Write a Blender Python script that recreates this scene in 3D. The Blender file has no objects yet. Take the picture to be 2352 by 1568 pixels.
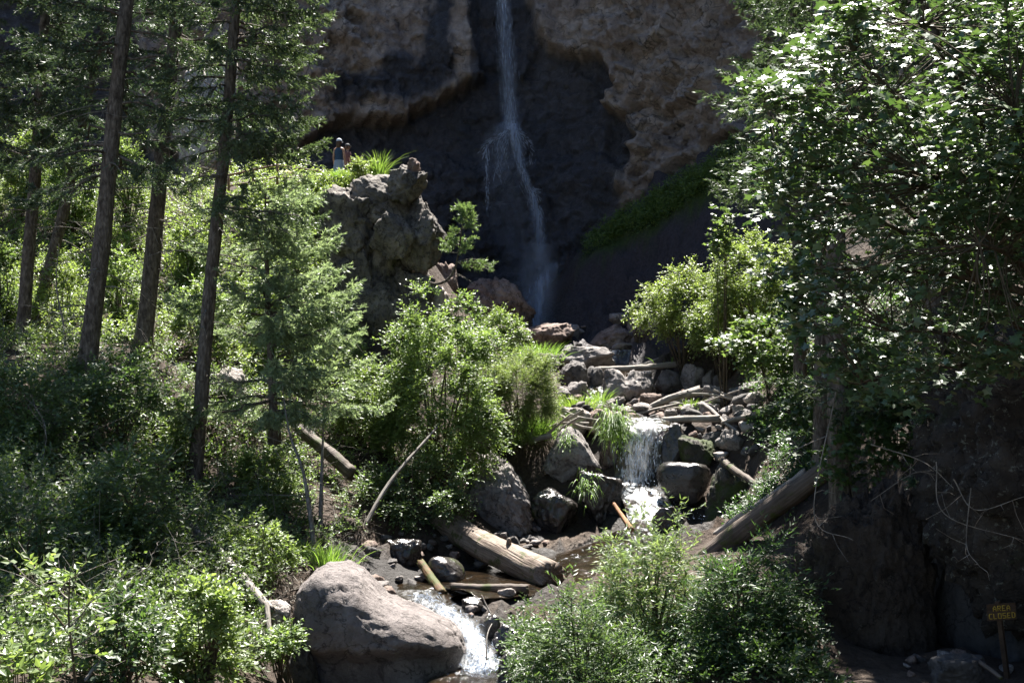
import bpy, bmesh, math
import numpy as np
from mathutils import Vector, Matrix

# ------------------------------------------------------------------ camera, world, sun, exposure
scene = bpy.context.scene
COL = scene.collection
F, CX, CY = 2730.0, 1176.0, 784.0          # focal length / centre of the 2352 x 1568 survey frame
PITCH = math.radians(3.0)
cam_data = bpy.data.cameras.new('camera')
cam_data.sensor_width = 36.0
cam_data.lens = 36.0 * F / 2352.0
cam_data.clip_start, cam_data.clip_end = 0.1, 2000.0
cam = bpy.data.objects.new('camera', cam_data)
COL.objects.link(cam)
cam.rotation_euler = (math.pi / 2 + PITCH, 0, 0)
scene.camera = cam

SUN_AZ, SUN_EL = math.radians(9.0), math.radians(63.0)     # beyond the cliff, a little to the right
world = bpy.data.worlds.new('World')
scene.world = world
world.use_nodes = True
wn = world.node_tree
wn.nodes.clear()
sky = wn.nodes.new('ShaderNodeTexSky')
sky.sky_type = 'NISHITA'
sky.sun_disc = False
sky.sun_elevation = SUN_EL
sky.sun_rotation = SUN_AZ
sky.altitude = 2000.0
sky.air_density = 1.0
bg = wn.nodes.new('ShaderNodeBackground')
bg.inputs[1].default_value = 0.05
wo = wn.nodes.new('ShaderNodeOutputWorld')
wn.links.new(sky.outputs[0], bg.inputs[0])
wn.links.new(bg.outputs[0], wo.inputs[0])

S = Vector((math.sin(SUN_AZ) * math.cos(SUN_EL), math.cos(SUN_AZ) * math.cos(SUN_EL), math.sin(SUN_EL)))
sun_data = bpy.data.lights.new('sun', 'SUN')
sun_data.energy = 5.0
sun_data.angle = math.radians(0.53)
sun_data.color = (1.0, 0.955, 0.89)
sun = bpy.data.objects.new('sun', sun_data)
COL.objects.link(sun)
sun.rotation_euler = S.to_track_quat('Z', 'Y').to_euler()
sun.location = (0, 0, 60)

vs = scene.view_settings
vs.view_transform = 'Standard'
vs.look = 'None'
vs.exposure = 2.2
vs.gamma = 1.0
vs.use_curve_mapping = False
cy = scene.cycles
cy.max_bounces = 6
cy.diffuse_bounces = 2
cy.glossy_bounces = 2
cy.transmission_bounces = 3
cy.transparent_max_bounces = 12
cy.caustics_reflective = False
cy.caustics_refractive = False

# ------------------------------------------------------------------ helpers
cp, sp = math.cos(PITCH), math.sin(PITCH)


def P(px, py, d):
    """survey pixel + distance along the view axis -> world point"""
    cx = (px - CX) / F * d
    cz = -(py - CY) / F * d
    return Vector((cx, d * cp - cz * sp, d * sp + cz * cp))


def proj(v):
    """world (N,3) -> survey pixels + depth"""
    v = np.asarray(v, float)
    d = v[..., 1] * cp + v[..., 2] * sp
    cz = -v[..., 1] * sp + v[..., 2] * cp
    return CX + F * v[..., 0] / d, CY - F * cz / d, d


def hash3(ix, iy, iz, seed):
    h = (ix.astype(np.int64) * 374761393 + iy.astype(np.int64) * 668265263 + iz.astype(np.int64) * 1440662683 + int(seed) * 974634777) & 0xFFFFFFFF
    h = ((h ^ (h >> 13)) * 1274126177) & 0xFFFFFFFF
    h = ((h ^ (h >> 16)) * 2246822519) & 0xFFFFFFFF
    h = h ^ (h >> 15)
    return (h & 0xFFFFFF) / float(0xFFFFFF)


def vnoise(p, seed=0):
    p = np.asarray(p, float)
    i = np.floor(p).astype(np.int64)
    f = p - i
    u = f * f * f * (f * (f * 6 - 15) + 10)
    out = 0
    for dx in (0, 1):
        wx = u[:, 0] if dx else 1 - u[:, 0]
        for dy in (0, 1):
            wy = u[:, 1] if dy else 1 - u[:, 1]
            for dz in (0, 1):
                wz = u[:, 2] if dz else 1 - u[:, 2]
                out = out + wx * wy * wz * hash3(i[:, 0] + dx, i[:, 1] + dy, i[:, 2] + dz, seed)
    return out * 2 - 1


def fbm(p, octaves=5, seed=0, gain=0.5, lac=2.03, ridged=False):
    a, s, out, tot = 1.0, 1.0, 0, 0
    for o in range(octaves):
        n = vnoise(p * s + o * 17.3, seed + o * 31)
        if ridged:
            n = 1 - 2 * np.abs(n)
        out = out + a * n
        tot += a
        a *= gain
        s *= lac
    return out / tot


def facets(p, seed=0, tilt=0.9):
    """blocky cell noise: every cell is its own tilted plane"""
    i = np.floor(p).astype(np.int64)
    best = np.full(len(p), 1e9)
    val = np.zeros(len(p))
    for dx in (-1, 0, 1):
        for dy in (-1, 0, 1):
            for dz in (-1, 0, 1):
                c0, c1, c2 = i[:, 0] + dx, i[:, 1] + dy, i[:, 2] + dz
                q = np.stack([c0 + hash3(c0, c1, c2, seed), c1 + hash3(c0, c1, c2, seed + 1), c2 + hash3(c0, c1, c2, seed + 2)], 1)
                r = p - q
                dd = (r * r).sum(1)
                g = np.stack([hash3(c0, c1, c2, seed + 3 + k) * 2 - 1 for k in range(3)], 1)
                v = hash3(c0, c1, c2, seed + 7) * 2 - 1 + tilt * 2 * (r * g).sum(1)
                m = dd < best
                best = np.where(m, dd, best)
                val = np.where(m, v, val)
    return val


def smoothstep(a, b, x):
    t = np.clip((x - a) / (b - a), 0, 1)
    return t * t * (3 - 2 * t)


def mesh_np(name, verts, tris=None, quads=None, smooth=True, mat=None, attrs=None):
    me = bpy.data.meshes.new(name)
    verts = np.asarray(verts, np.float32).reshape(-1, 3)
    me.vertices.add(len(verts))
    me.vertices.foreach_set('co', verts.ravel())
    parts, starts, totals, off = [], [], [], 0
    for arr, k in ((tris, 3), (quads, 4)):
        if arr is None or len(arr) == 0:
            continue
        arr = np.asarray(arr, np.int32).reshape(-1, k)
        parts.append(arr.ravel())
        starts.append(off + np.arange(len(arr), dtype=np.int32) * k)
        totals.append(np.full(len(arr), k, np.int32))
        off += arr.size
    loops = np.concatenate(parts)
    st, tt = np.concatenate(starts), np.concatenate(totals)
    me.loops.add(len(loops))
    me.loops.foreach_set('vertex_index', loops)
    me.polygons.add(len(st))
    me.polygons.foreach_set('loop_start', st)
    me.polygons.foreach_set('loop_total', tt)
    me.polygons.foreach_set('use_smooth', np.full(len(st), smooth, bool))
    me.update(calc_edges=True)
    for k, v in (attrs or {}).items():
        a = me.attributes.new(k, 'FLOAT', 'POINT')
        a.data.foreach_set('value', np.asarray(v, np.float32))
    if mat:
        me.materials.append(mat)
    return me


def link(name, me, parent=None, loc=(0, 0, 0), rot=None):
    o = bpy.data.objects.new(name, me)
    COL.objects.link(o)
    o.parent = parent
    o.location = loc
    if rot is not None:
        o.rotation_euler = rot
    return o


def tag(o, label=None, cat=None, group=None, kind=None):
    if label:
        o['label'] = label
    if cat:
        o['category'] = cat
    if group:
        o['group'] = group
    if kind:
        o['kind'] = kind
    return o


def empty(name, loc, label, cat, group=None):
    o = bpy.data.objects.new(name, None)
    COL.objects.link(o)
    o.location = loc
    o.empty_display_size = 0.2
    return tag(o, label, cat, group)


# ------------------------------------------------------------------ materials
def nodes_of(name):
    m = bpy.data.materials.new(name)
    m.use_nodes = True
    nt = m.node_tree
    nt.nodes.clear()
    out = nt.nodes.new('ShaderNodeOutputMaterial')
    return m, nt, out


def ramp(nt, fac, stops):
    r = nt.nodes.new('ShaderNodeValToRGB')
    el = r.color_ramp.elements
    while len(el) < len(stops):
        el.new(0.5)
    for e, (pos, c) in zip(el, stops):
        e.position = pos
        e.color = (*c, 1) if len(c) == 3 else c
    nt.links.new(fac, r.inputs[0])
    return r.outputs[0]


def noise(nt, vec, scale, detail=6, rough=0.55, dist=0.0):
    n = nt.nodes.new('ShaderNodeTexNoise')
    n.inputs['Scale'].default_value = scale
    n.inputs['Detail'].default_value = min(detail, 5)
    n.inputs['Roughness'].default_value = rough
    n.inputs['Distortion'].default_value = dist
    if vec is not None:
        nt.links.new(vec, n.inputs['Vector'])
    return n.outputs[0]


def mapping(nt, vec, scale):
    m = nt.nodes.new('ShaderNodeMapping')
    m.inputs['Scale'].default_value = scale
    nt.links.new(vec, m.inputs[0])
    return m.outputs[0]


def mix(nt, fac, a, b, mode='MIX'):
    m = nt.nodes.new('ShaderNodeMix')
    m.data_type = 'RGBA'
    m.blend_type = mode
    for sock, v in ((m.inputs[0], fac), (m.inputs[6], a), (m.inputs[7], b)):
        if hasattr(v, 'is_linked') or hasattr(v, 'links'):
            nt.links.new(v, sock)
        else:
            sock.default_value = v if isinstance(v, (int, float)) else (*v, 1)
    return m.outputs[2]


def mathn(nt, op, a, b=None, clamp=False):
    m = nt.nodes.new('ShaderNodeMath')
    m.operation = op
    m.use_clamp = clamp
    for sock, v in ((m.inputs[0], a), (m.inputs[1], b)):
        if v is None:
            continue
        if isinstance(v, (int, float)):
            sock.default_value = v
        else:
            nt.links.new(v, sock)
    return m.outputs[0]


def bump(nt, height, strength, distance):
    b = nt.nodes.new('ShaderNodeBump')
    b.inputs['Strength'].default_value = strength
    b.inputs['Distance'].default_value = distance
    nt.links.new(height, b.inputs['Height'])
    return b.outputs[0]


def principled(nt, out, color, rough, normal=None, spec=0.4):
    p = nt.nodes.new('ShaderNodeBsdfPrincipled')
    for key, v in (('Base Color', color), ('Roughness', rough)):
        if isinstance(v, (int, float)):
            p.inputs[key].default_value = v
        elif isinstance(v, tuple):
            p.inputs[key].default_value = (*v, 1)
        else:
            nt.links.new(v, p.inputs[key])
    p.inputs['Specular IOR Level'].default_value = spec
    if normal is not None:
        nt.links.new(normal, p.inputs['Normal'])
    if out is not None:
        nt.links.new(p.outputs[0], out.inputs[0])
    return p


def objcoord(nt):
    return nt.nodes.new('ShaderNodeTexCoord').outputs['Object']


def mat_rock(name, dark, light, tint, rough=0.85, moss=0.0, moss_col=(0.05, 0.075, 0.012), lichen=0.0, lichen_col=(0.32, 0.30, 0.25), bscale=7.0, bstr=0.6, spec=0.3):
    m, nt, out = nodes_of(name)
    co = objcoord(nt)
    oi = nt.nodes.new('ShaderNodeObjectInfo')
    va = nt.nodes.new('ShaderNodeVectorMath')
    va.operation = 'ADD'
    mul = nt.nodes.new('ShaderNodeVectorMath')
    mul.operation = 'SCALE'
    comb = nt.nodes.new('ShaderNodeCombineXYZ')
    for k in range(3):
        nt.links.new(oi.outputs['Random'], comb.inputs[k])
    nt.links.new(comb.outputs[0], mul.inputs[0])
    mul.inputs['Scale'].default_value = 37.0
    nt.links.new(co, va.inputs[0])
    nt.links.new(mul.outputs[0], va.inputs[1])
    co = va.outputs[0]
    big = noise(nt, co, 1.3, 8, 0.62, 0.6)
    c = ramp(nt, big, [(0.28, dark), (0.52, light), (0.74, tint)])
    fine = noise(nt, co, 16, 8, 0.7)
    c = mix(nt, 0.75, c, ramp(nt, fine, [(0.25, (0.5, 0.5, 0.5)), (0.75, (1.0, 1.0, 1.0))]), 'MULTIPLY')
    pits = noise(nt, co, 4.5, 9, 0.7, 0.5)
    c = mix(nt, ramp(nt, pits, [(0.36, (0.7, 0.7, 0.7)), (0.46, (0, 0, 0))]), c, tuple(0.4 * v for v in dark))
    vein = noise(nt, co, 0.9, 5, 0.6, 0.3)
    c = mix(nt, ramp(nt, vein, [(0.488, (0, 0, 0)), (0.5, (0.8, 0.8, 0.8)), (0.512, (0, 0, 0))]), c, tuple(0.3 * v for v in dark))
    if lichen:
        ln = noise(nt, co, 9.0, 10, 0.75, 0.3)
        c = mix(nt, ramp(nt, ln, [(0.66 - lichen, (0, 0, 0)), (0.70 - lichen, (1, 1, 1))]), c, lichen_col)
    if moss:
        mn = noise(nt, co, 1.1, 8, 0.7, 0.4)
        mc = ramp(nt, noise(nt, co, 20, 5), [(0.3, tuple(0.45 * v for v in moss_col)), (0.7, moss_col)])
        c = mix(nt, ramp(nt, mn, [(0.62 - moss, (0, 0, 0)), (0.72 - moss, (0.9, 0.9, 0.9))]), c, mc)
    h = mathn(nt, 'ADD', noise(nt, co, bscale, 12, 0.7), mathn(nt, 'MULTIPLY', noise(nt, co, bscale * 5, 6, 0.7), 0.35))
    principled(nt, out, c, rough, bump(nt, h, bstr, 0.12), spec)
    return m


ROCK = {
    'grey': mat_rock('grey_rock', (0.123, 0.109, 0.102), (0.304, 0.275, 0.261), (0.450, 0.406, 0.377)),
    'brown': mat_rock('brown_rock', (0.135, 0.095, 0.074), (0.284, 0.209, 0.176), (0.405, 0.324, 0.270)),
    'pale': mat_rock('pale_rock', (0.260, 0.221, 0.195), (0.494, 0.442, 0.403), (0.598, 0.546, 0.507)),
    'dark': mat_rock('dark_rock', (0.053, 0.048, 0.045), (0.150, 0.138, 0.132), (0.285, 0.262, 0.247)),
    'wet': mat_rock('wet_rock', (0.022, 0.02, 0.019), (0.055, 0.047, 0.044), (0.10, 0.088, 0.085), rough=0.22, moss=0.02, bscale=4, bstr=0.35, spec=0.6),
    'moss': mat_rock('mossy_rock', (0.036, 0.032, 0.024), (0.090, 0.079, 0.066), (0.168, 0.150, 0.132), moss=0.16, rough=0.75),
    'hero': mat_rock('boulder_rock', (0.165, 0.14, 0.132), (0.28, 0.245, 0.232), (0.36, 0.318, 0.30), bscale=9, bstr=0.9),
    'outcrop': mat_rock('outcrop_rock', (0.06, 0.054, 0.049), (0.19, 0.168, 0.148), (0.38, 0.34, 0.295), lichen=0.02, lichen_col=(0.19, 0.165, 0.06), bscale=5, bstr=0.8),
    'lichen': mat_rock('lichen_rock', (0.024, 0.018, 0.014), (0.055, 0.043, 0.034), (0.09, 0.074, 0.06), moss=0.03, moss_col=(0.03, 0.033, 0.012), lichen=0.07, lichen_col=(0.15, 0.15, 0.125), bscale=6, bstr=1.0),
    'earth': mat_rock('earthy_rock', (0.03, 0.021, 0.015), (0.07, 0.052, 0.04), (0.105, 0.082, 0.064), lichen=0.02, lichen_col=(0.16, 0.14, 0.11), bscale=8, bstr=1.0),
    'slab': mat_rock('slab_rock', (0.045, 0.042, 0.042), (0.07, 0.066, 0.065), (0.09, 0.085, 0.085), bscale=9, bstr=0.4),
}


def mat_wood(name, dark, light, grain=(1.2, 22, 22), rough=0.75, moss=0.0, bstr=0.5):
    m, nt, out = nodes_of(name)
    co = objcoord(nt)
    g = noise(nt, mapping(nt, co, grain), 1.0, 8, 0.65, 0.4)
    c = ramp(nt, g, [(0.3, dark), (0.62, light)])
    blot = noise(nt, co, 1.6, 6, 0.6)
    c = mix(nt, 0.8, c, ramp(nt, blot, [(0.3, (0.45, 0.42, 0.4)), (0.62, (1, 1, 1))]), 'MULTIPLY')
    crack = noise(nt, mapping(nt, co, (0.7, 30, 30)), 1.0, 3, 0.5, 0.2)
    c = mix(nt, ramp(nt, crack, [(0.30, (0.85, 0.85, 0.85)), (0.37, (0, 0, 0))]), c, tuple(0.25 * v for v in dark))
    if moss:
        mn = noise(nt, co, 2.2, 8, 0.7)
        c = mix(nt, ramp(nt, mn, [(0.6 - moss, (0, 0, 0)), (0.7 - moss, (0.9, 0.9, 0.9))]), c, (0.045, 0.06, 0.01))
    principled(nt, out, c, rough, bump(nt, mathn(nt, 'ADD', g, crack), bstr, 0.03), 0.3)
    return m


WOOD = {
    'pale': mat_wood('bleached_wood', (0.15, 0.13, 0.112), (0.37, 0.335, 0.295), bstr=.8),
    'grey': mat_wood('grey_weathered_wood', (0.13, 0.115, 0.10), (0.32, 0.29, 0.26)),
    'brown': mat_wood('bare_brown_wood', (0.12, 0.085, 0.065), (0.32, 0.255, 0.205), grain=(0.8, 12, 12), moss=0.05, bstr=.9),
    'dark': mat_wood('damp_dark_wood', (0.05, 0.04, 0.032), (0.14, 0.11, 0.09), moss=0.04),
    'orange': mat_wood('peeled_orange_wood', (0.15, 0.065, 0.025), (0.36, 0.18, 0.075)),
    'mossy': mat_wood('mossy_rotten_wood', (0.06, 0.03, 0.014), (0.17, 0.09, 0.04), moss=0.16),
}


def mat_bark(name, dark, light):
    m, nt, out = nodes_of(name)
    co = objcoord(nt)
    v = nt.nodes.new('ShaderNodeTexVoronoi')
    v.inputs['Scale'].default_value = 1.0
    nt.links.new(mapping(nt, co, (16, 16, 6)), v.inputs['Vector'])
    g = noise(nt, mapping(nt, co, (11, 11, 4)), 1.0, 8, 0.7, 0.8)
    c = ramp(nt, g, [(0.32, dark), (0.68, light)])
    c = mix(nt, 0.7, c, ramp(nt, v.outputs[0], [(0.0, (1, 1, 1)), (0.7, (0.4, 0.38, 0.36))]), 'MULTIPLY')
    h = mathn(nt, 'SUBTRACT', g, mathn(nt, 'MULTIPLY', v.outputs[0], 0.6))
    principled(nt, out, c, 0.9, bump(nt, h, 0.9, 0.05), 0.2)
    return m


BARK = mat_bark('spruce_bark', (0.05, 0.038, 0.03), (0.27, 0.225, 0.185))
TWIG = mat_bark('grey_twig', (0.16, 0.14, 0.12), (0.40, 0.37, 0.33))
STEM = mat_bark('shrub_stem', (0.07, 0.055, 0.035), (0.18, 0.145, 0.10))


def mat_leaf(name, c1, c2, c3, trans, tfac=0.42, rough=0.44, spec=0.75):
    m, nt, out = nodes_of(name)
    geo = nt.nodes.new('ShaderNodeNewGeometry')
    rnd = geo.outputs['Random Per Island']
    c = ramp(nt, rnd, [(0.0, c1), (0.55, c2), (1.0, c3)])
    oi = nt.nodes.new('ShaderNodeObjectInfo')
    c = mix(nt, 1.0, c, ramp(nt, oi.outputs['Random'], [(0.0, (0.84, 0.93, 0.98)), (0.5, (1.0, 1.0, 1.0)), (1.0, (1.12, 1.03, 0.9))]), 'MULTIPLY')
    p = principled(nt, None, c, rough, None, spec)
    t = nt.nodes.new('ShaderNodeBsdfTranslucent')
    nt.links.new(mix(nt, 0.6, trans, mix(nt, 1.0, c, (2.2, 2.2, 1.2), 'MULTIPLY')), t.inputs[0])
    ms = nt.nodes.new('ShaderNodeMixShader')
    ms.inputs[0].default_value = tfac
    nt.links.new(p.outputs[0], ms.inputs[1])
    nt.links.new(t.outputs[0], ms.inputs[2])
    nt.links.new(ms.outputs[0], out.inputs[0])
    return m


LEAF = {
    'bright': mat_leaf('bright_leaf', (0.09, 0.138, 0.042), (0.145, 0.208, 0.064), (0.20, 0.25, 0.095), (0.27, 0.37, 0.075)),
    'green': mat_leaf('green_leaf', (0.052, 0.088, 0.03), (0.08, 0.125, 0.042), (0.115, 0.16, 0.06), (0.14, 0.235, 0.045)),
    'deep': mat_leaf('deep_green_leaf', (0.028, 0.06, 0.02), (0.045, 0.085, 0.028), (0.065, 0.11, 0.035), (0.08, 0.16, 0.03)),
    'willow': mat_leaf('willow_leaf', (0.085, 0.14, 0.052), (0.14, 0.195, 0.08), (0.195, 0.245, 0.115), (0.22, 0.31, 0.08), rough=0.42),
    'maple': mat_leaf('maple_leaf', (0.034, 0.072, 0.032), (0.054, 0.10, 0.042), (0.08, 0.13, 0.055), (0.105, 0.20, 0.035), tfac=0.24, rough=0.45, spec=0.95),
    'grass': mat_leaf('grass_blade', (0.084, 0.156, 0.026), (0.132, 0.216, 0.042), (0.192, 0.264, 0.072), (0.240, 0.384, 0.060), rough=0.5),
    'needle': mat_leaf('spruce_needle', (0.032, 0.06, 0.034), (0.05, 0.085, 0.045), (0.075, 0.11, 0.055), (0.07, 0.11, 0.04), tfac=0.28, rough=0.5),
    'lit_needle': mat_leaf('sunlit_spruce_needle', (0.05, 0.085, 0.045), (0.08, 0.12, 0.06), (0.115, 0.155, 0.08), (0.10, 0.15, 0.05), tfac=0.3, rough=0.5),  # brighter copy of the spruce needles, sunlight put into the colour
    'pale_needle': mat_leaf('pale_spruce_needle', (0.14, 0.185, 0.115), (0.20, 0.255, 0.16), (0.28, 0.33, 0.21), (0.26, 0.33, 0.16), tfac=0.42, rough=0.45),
    'pine': mat_leaf('pine_needle', (0.098, 0.156, 0.065), (0.143, 0.215, 0.085), (0.195, 0.260, 0.111), (0.195, 0.273, 0.078), tfac=0.3, rough=0.5),
    'shade': mat_leaf('dark_moss_leaf', (0.05, 0.095, 0.02), (0.09, 0.155, 0.028), (0.15, 0.21, 0.035), (0.10, 0.17, 0.03), tfac=0.3, rough=0.6),
    'white': mat_leaf('white_flower', (0.7, 0.7, 0.62), (0.78, 0.78, 0.7), (0.8, 0.8, 0.74), (0.6, 0.6, 0.5), tfac=0.2, rough=0.7),
}


def mat_plain(name, color, rough=0.7, nscale=30.0):
    m, nt, out = nodes_of(name)
    co = objcoord(nt)
    n = noise(nt, co, nscale, 5)
    c = mix(nt, 1.0, color, ramp(nt, n, [(0.3, (0.75, 0.75, 0.75)), (0.7, (1.05, 1.05, 1.05))]), 'MULTIPLY')
    principled(nt, out, c, rough, bump(nt, n, 0.2, 0.01), 0.3)
    return m


def mat_ground():
    m, nt, out = nodes_of('forest_soil')
    co = objcoord(nt)
    big = noise(nt, co, 0.5, 8, 0.6)
    c = ramp(nt, big, [(0.3, (0.035, 0.026, 0.019)), (0.55, (0.085, 0.06, 0.044)), (0.75, (0.15, 0.115, 0.088))])
    f = noise(nt, co, 9, 9, 0.72)
    c = mix(nt, 0.8, c, ramp(nt, f, [(0.3, (0.35, 0.33, 0.32)), (0.7, (1.1, 1.1, 1.1))]), 'MULTIPLY')
    at = nt.nodes.new('ShaderNodeAttribute')
    at.attribute_name = 'wet'
    c = mix(nt, at.outputs['Fac'], c, (0.022, 0.018, 0.016))
    rd = nt.nodes.new('ShaderNodeAttribute')
    rd.attribute_name = 'scree'
    c = mix(nt, rd.outputs['Fac'], c, ramp(nt, f, [(0.3, (0.028, 0.024, 0.027)), (0.7, (0.075, 0.06, 0.062))]))
    gr = nt.nodes.new('ShaderNodeAttribute')
    gr.attribute_name = 'green'
    c = mix(nt, gr.outputs['Fac'], c, ramp(nt, f, [(0.35, (0.02, 0.04, 0.008)), (0.7, (0.06, 0.085, 0.012))]))
    r = mathn(nt, 'SUBTRACT', 0.9, mathn(nt, 'MULTIPLY', at.outputs['Fac'], 0.3))
    v = nt.nodes.new('ShaderNodeTexVoronoi')
    v.inputs['Scale'].default_value = 7.0
    nt.links.new(co, v.inputs['Vector'])
    h = mathn(nt, 'ADD', f, mathn(nt, 'MULTIPLY', v.outputs[0], 0.5))
    principled(nt, out, c, r, bump(nt, h, 1.0, 0.12), 0.3)
    return m


def mat_cliff():
    m, nt, out = nodes_of('cliff_rock')
    co = objcoord(nt)
    big = noise(nt, co, 0.35, 10, 0.62, 0.5)
    c = ramp(nt, big, [(0.3, (0.215, 0.17, 0.148)), (0.5, (0.34, 0.28, 0.245)), (0.72, (0.44, 0.375, 0.33))])
    f = noise(nt, co, 3.2, 12, 0.72, 0.4)
    c = mix(nt, 0.8, c, ramp(nt, f, [(0.3, (0.55, 0.52, 0.51)), (0.68, (1.25, 1.22, 1.18))]), 'MULTIPLY')
    pit = noise(nt, co, 1.4, 9, 0.75, 0.8)
    c = mix(nt, ramp(nt, pit, [(0.33, (0.8, 0.8, 0.8)), (0.42, (0, 0, 0))]), c, (0.035, 0.028, 0.026))
    wrp = nt.nodes.new('ShaderNodeVectorMath')
    wrp.operation = 'MULTIPLY_ADD'
    nz_ = nt.nodes.new('ShaderNodeTexNoise')
    nz_.inputs['Scale'].default_value = 0.8
    nz_.inputs['Detail'].default_value = 3
    nt.links.new(co, nz_.inputs['Vector'])
    nt.links.new(nz_.outputs['Color'], wrp.inputs[0])
    wrp.inputs[1].default_value = (1.4, 1.4, 1.4)
    nt.links.new(mapping(nt, co, (0.55, 0.55, 0.9)), wrp.inputs[2])
    ck = nt.nodes.new('ShaderNodeTexVoronoi')
    ck.feature = 'DISTANCE_TO_EDGE'
    ck.inputs['Scale'].default_value = 1.0
    nt.links.new(wrp.outputs[0], ck.inputs['Vector'])
    c = mix(nt, mathn(nt, 'MULTIPLY', ramp(nt, ck.outputs[0], [(0.0, (1, 1, 1)), (0.035, (0, 0, 0))]), ramp(nt, big, [(.42, (0, 0, 0)), (.6, (.8, .8, .8))])), c, (0.03, 0.025, 0.024))
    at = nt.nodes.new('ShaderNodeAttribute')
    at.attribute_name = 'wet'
    wet_skyc = ramp(nt, f, [(0.3, (0.010, 0.012, 0.019)), (0.55, (0.026, 0.030, 0.043)), (0.75, (0.062, 0.066, 0.080))])  # dark wet rock, with the blue of the sky mixed into its colour
    c = mix(nt, at.outputs['Fac'], c, wet_skyc)
    st = nt.nodes.new('ShaderNodeAttribute')
    st.attribute_name = 'pale'
    c = mix(nt, st.outputs['Fac'], c, (0.33, 0.28, 0.235))
    r = mathn(nt, 'SUBTRACT', 0.9, mathn(nt, 'MULTIPLY', at.outputs['Fac'], 0.52))
    h = mathn(nt, 'ADD', f, mathn(nt, 'MULTIPLY', noise(nt, co, 14, 8, 0.7), 0.3))
    principled(nt, out, c, r, bump(nt, h, 0.9, 0.3), 0.5)
    return m


def mat_water():
    m, nt, out = nodes_of('stream_water')
    co = objcoord(nt)
    at = nt.nodes.new('ShaderNodeAttribute')
    at.attribute_name = 'foam'
    n = noise(nt, mapping(nt, co, (6, 2.2, 6)), 1.0, 9, 0.68, 0.6)
    fo = mathn(nt, 'ADD', at.outputs['Fac'], mathn(nt, 'MULTIPLY', mathn(nt, 'SUBTRACT', n, 0.5), 2.6))
    fr = ramp(nt, fo, [(0.45, (0, 0, 0)), (0.9, (1, 1, 1))])
    bed = ramp(nt, noise(nt, co, 3, 6), [(0.35, (0.008, 0.006, 0.004)), (0.7, (0.024, 0.015, 0.008))])
    c = mix(nt, fr, bed, (0.55, 0.58, 0.6))
    r = mathn(nt, 'ADD', mathn(nt, 'MULTIPLY', fr, 0.4), 0.07)
    rip = noise(nt, mapping(nt, co, (9, 5, 9)), 1.0, 6, 0.6, 0.5)
    principled(nt, out, c, r, bump(nt, rip, 0.8, 0.05), 0.6)
    return m


def mat_veil(name, lo, hi, scl, strength=1.0, col=(0.60, 0.70, 0.88)):  # default col is white water with blue skylight tinted in
    """falling water: streaks of white spray with gaps that show the rock behind"""
    m, nt, out = nodes_of(name)
    co = objcoord(nt)
    n1 = noise(nt, mapping(nt, co, scl), 1.0, 7, 0.65, 0.25)
    n2 = noise(nt, mapping(nt, co, (scl[0] * 5, scl[1] * 5, scl[2] * 6)), 1.0, 4, 0.6)
    n = mathn(nt, 'ADD', mathn(nt, 'MULTIPLY', n1, 0.7), mathn(nt, 'MULTIPLY', n2, 0.3))
    a = nt.nodes.new('ShaderNodeMapRange')
    a.inputs[1].default_value, a.inputs[2].default_value = lo, hi
    nt.links.new(n, a.inputs[0])
    at = nt.nodes.new('ShaderNodeAttribute')
    at.attribute_name = 'body'
    al = mathn(nt, 'MULTIPLY', mathn(nt, 'MULTIPLY', a.outputs[0], at.outputs['Fac']), strength, clamp=True)
    d = nt.nodes.new('ShaderNodeBsdfDiffuse')
    d.inputs[0].default_value = (*col, 1)
    t = nt.nodes.new('ShaderNodeBsdfTranslucent')
    t.inputs[0].default_value = (*col, 1)
    ms = nt.nodes.new('ShaderNodeMixShader')
    ms.inputs[0].default_value = 0.5
    nt.links.new(d.outputs[0], ms.inputs[1])
    nt.links.new(t.outputs[0], ms.inputs[2])
    tr = nt.nodes.new('ShaderNodeBsdfTransparent')
    m2 = nt.nodes.new('ShaderNodeMixShader')
    nt.links.new(al, m2.inputs[0])
    nt.links.new(tr.outputs[0], m2.inputs[1])
    nt.links.new(ms.outputs[0], m2.inputs[2])
    nt.links.new(m2.outputs[0], out.inputs[0])
    return m


GROUND, CLIFF, WATER = mat_ground(), mat_cliff(), mat_water()


def mat_drop():
    m, nt, out = nodes_of('water_drop')
    p = principled(nt, None, (0.60, 0.66, 0.75), 0.35, None, 0.5)
    t = nt.nodes.new('ShaderNodeBsdfTranslucent')
    t.inputs[0].default_value = (0.60, 0.66, 0.75, 1)
    ms = nt.nodes.new('ShaderNodeMixShader')
    nt.links.new(p.outputs[0], ms.inputs[1])
    nt.links.new(t.outputs[0], ms.inputs[2])
    nt.links.new(ms.outputs[0], out.inputs[0])
    return m


DROP = mat_drop()

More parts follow.
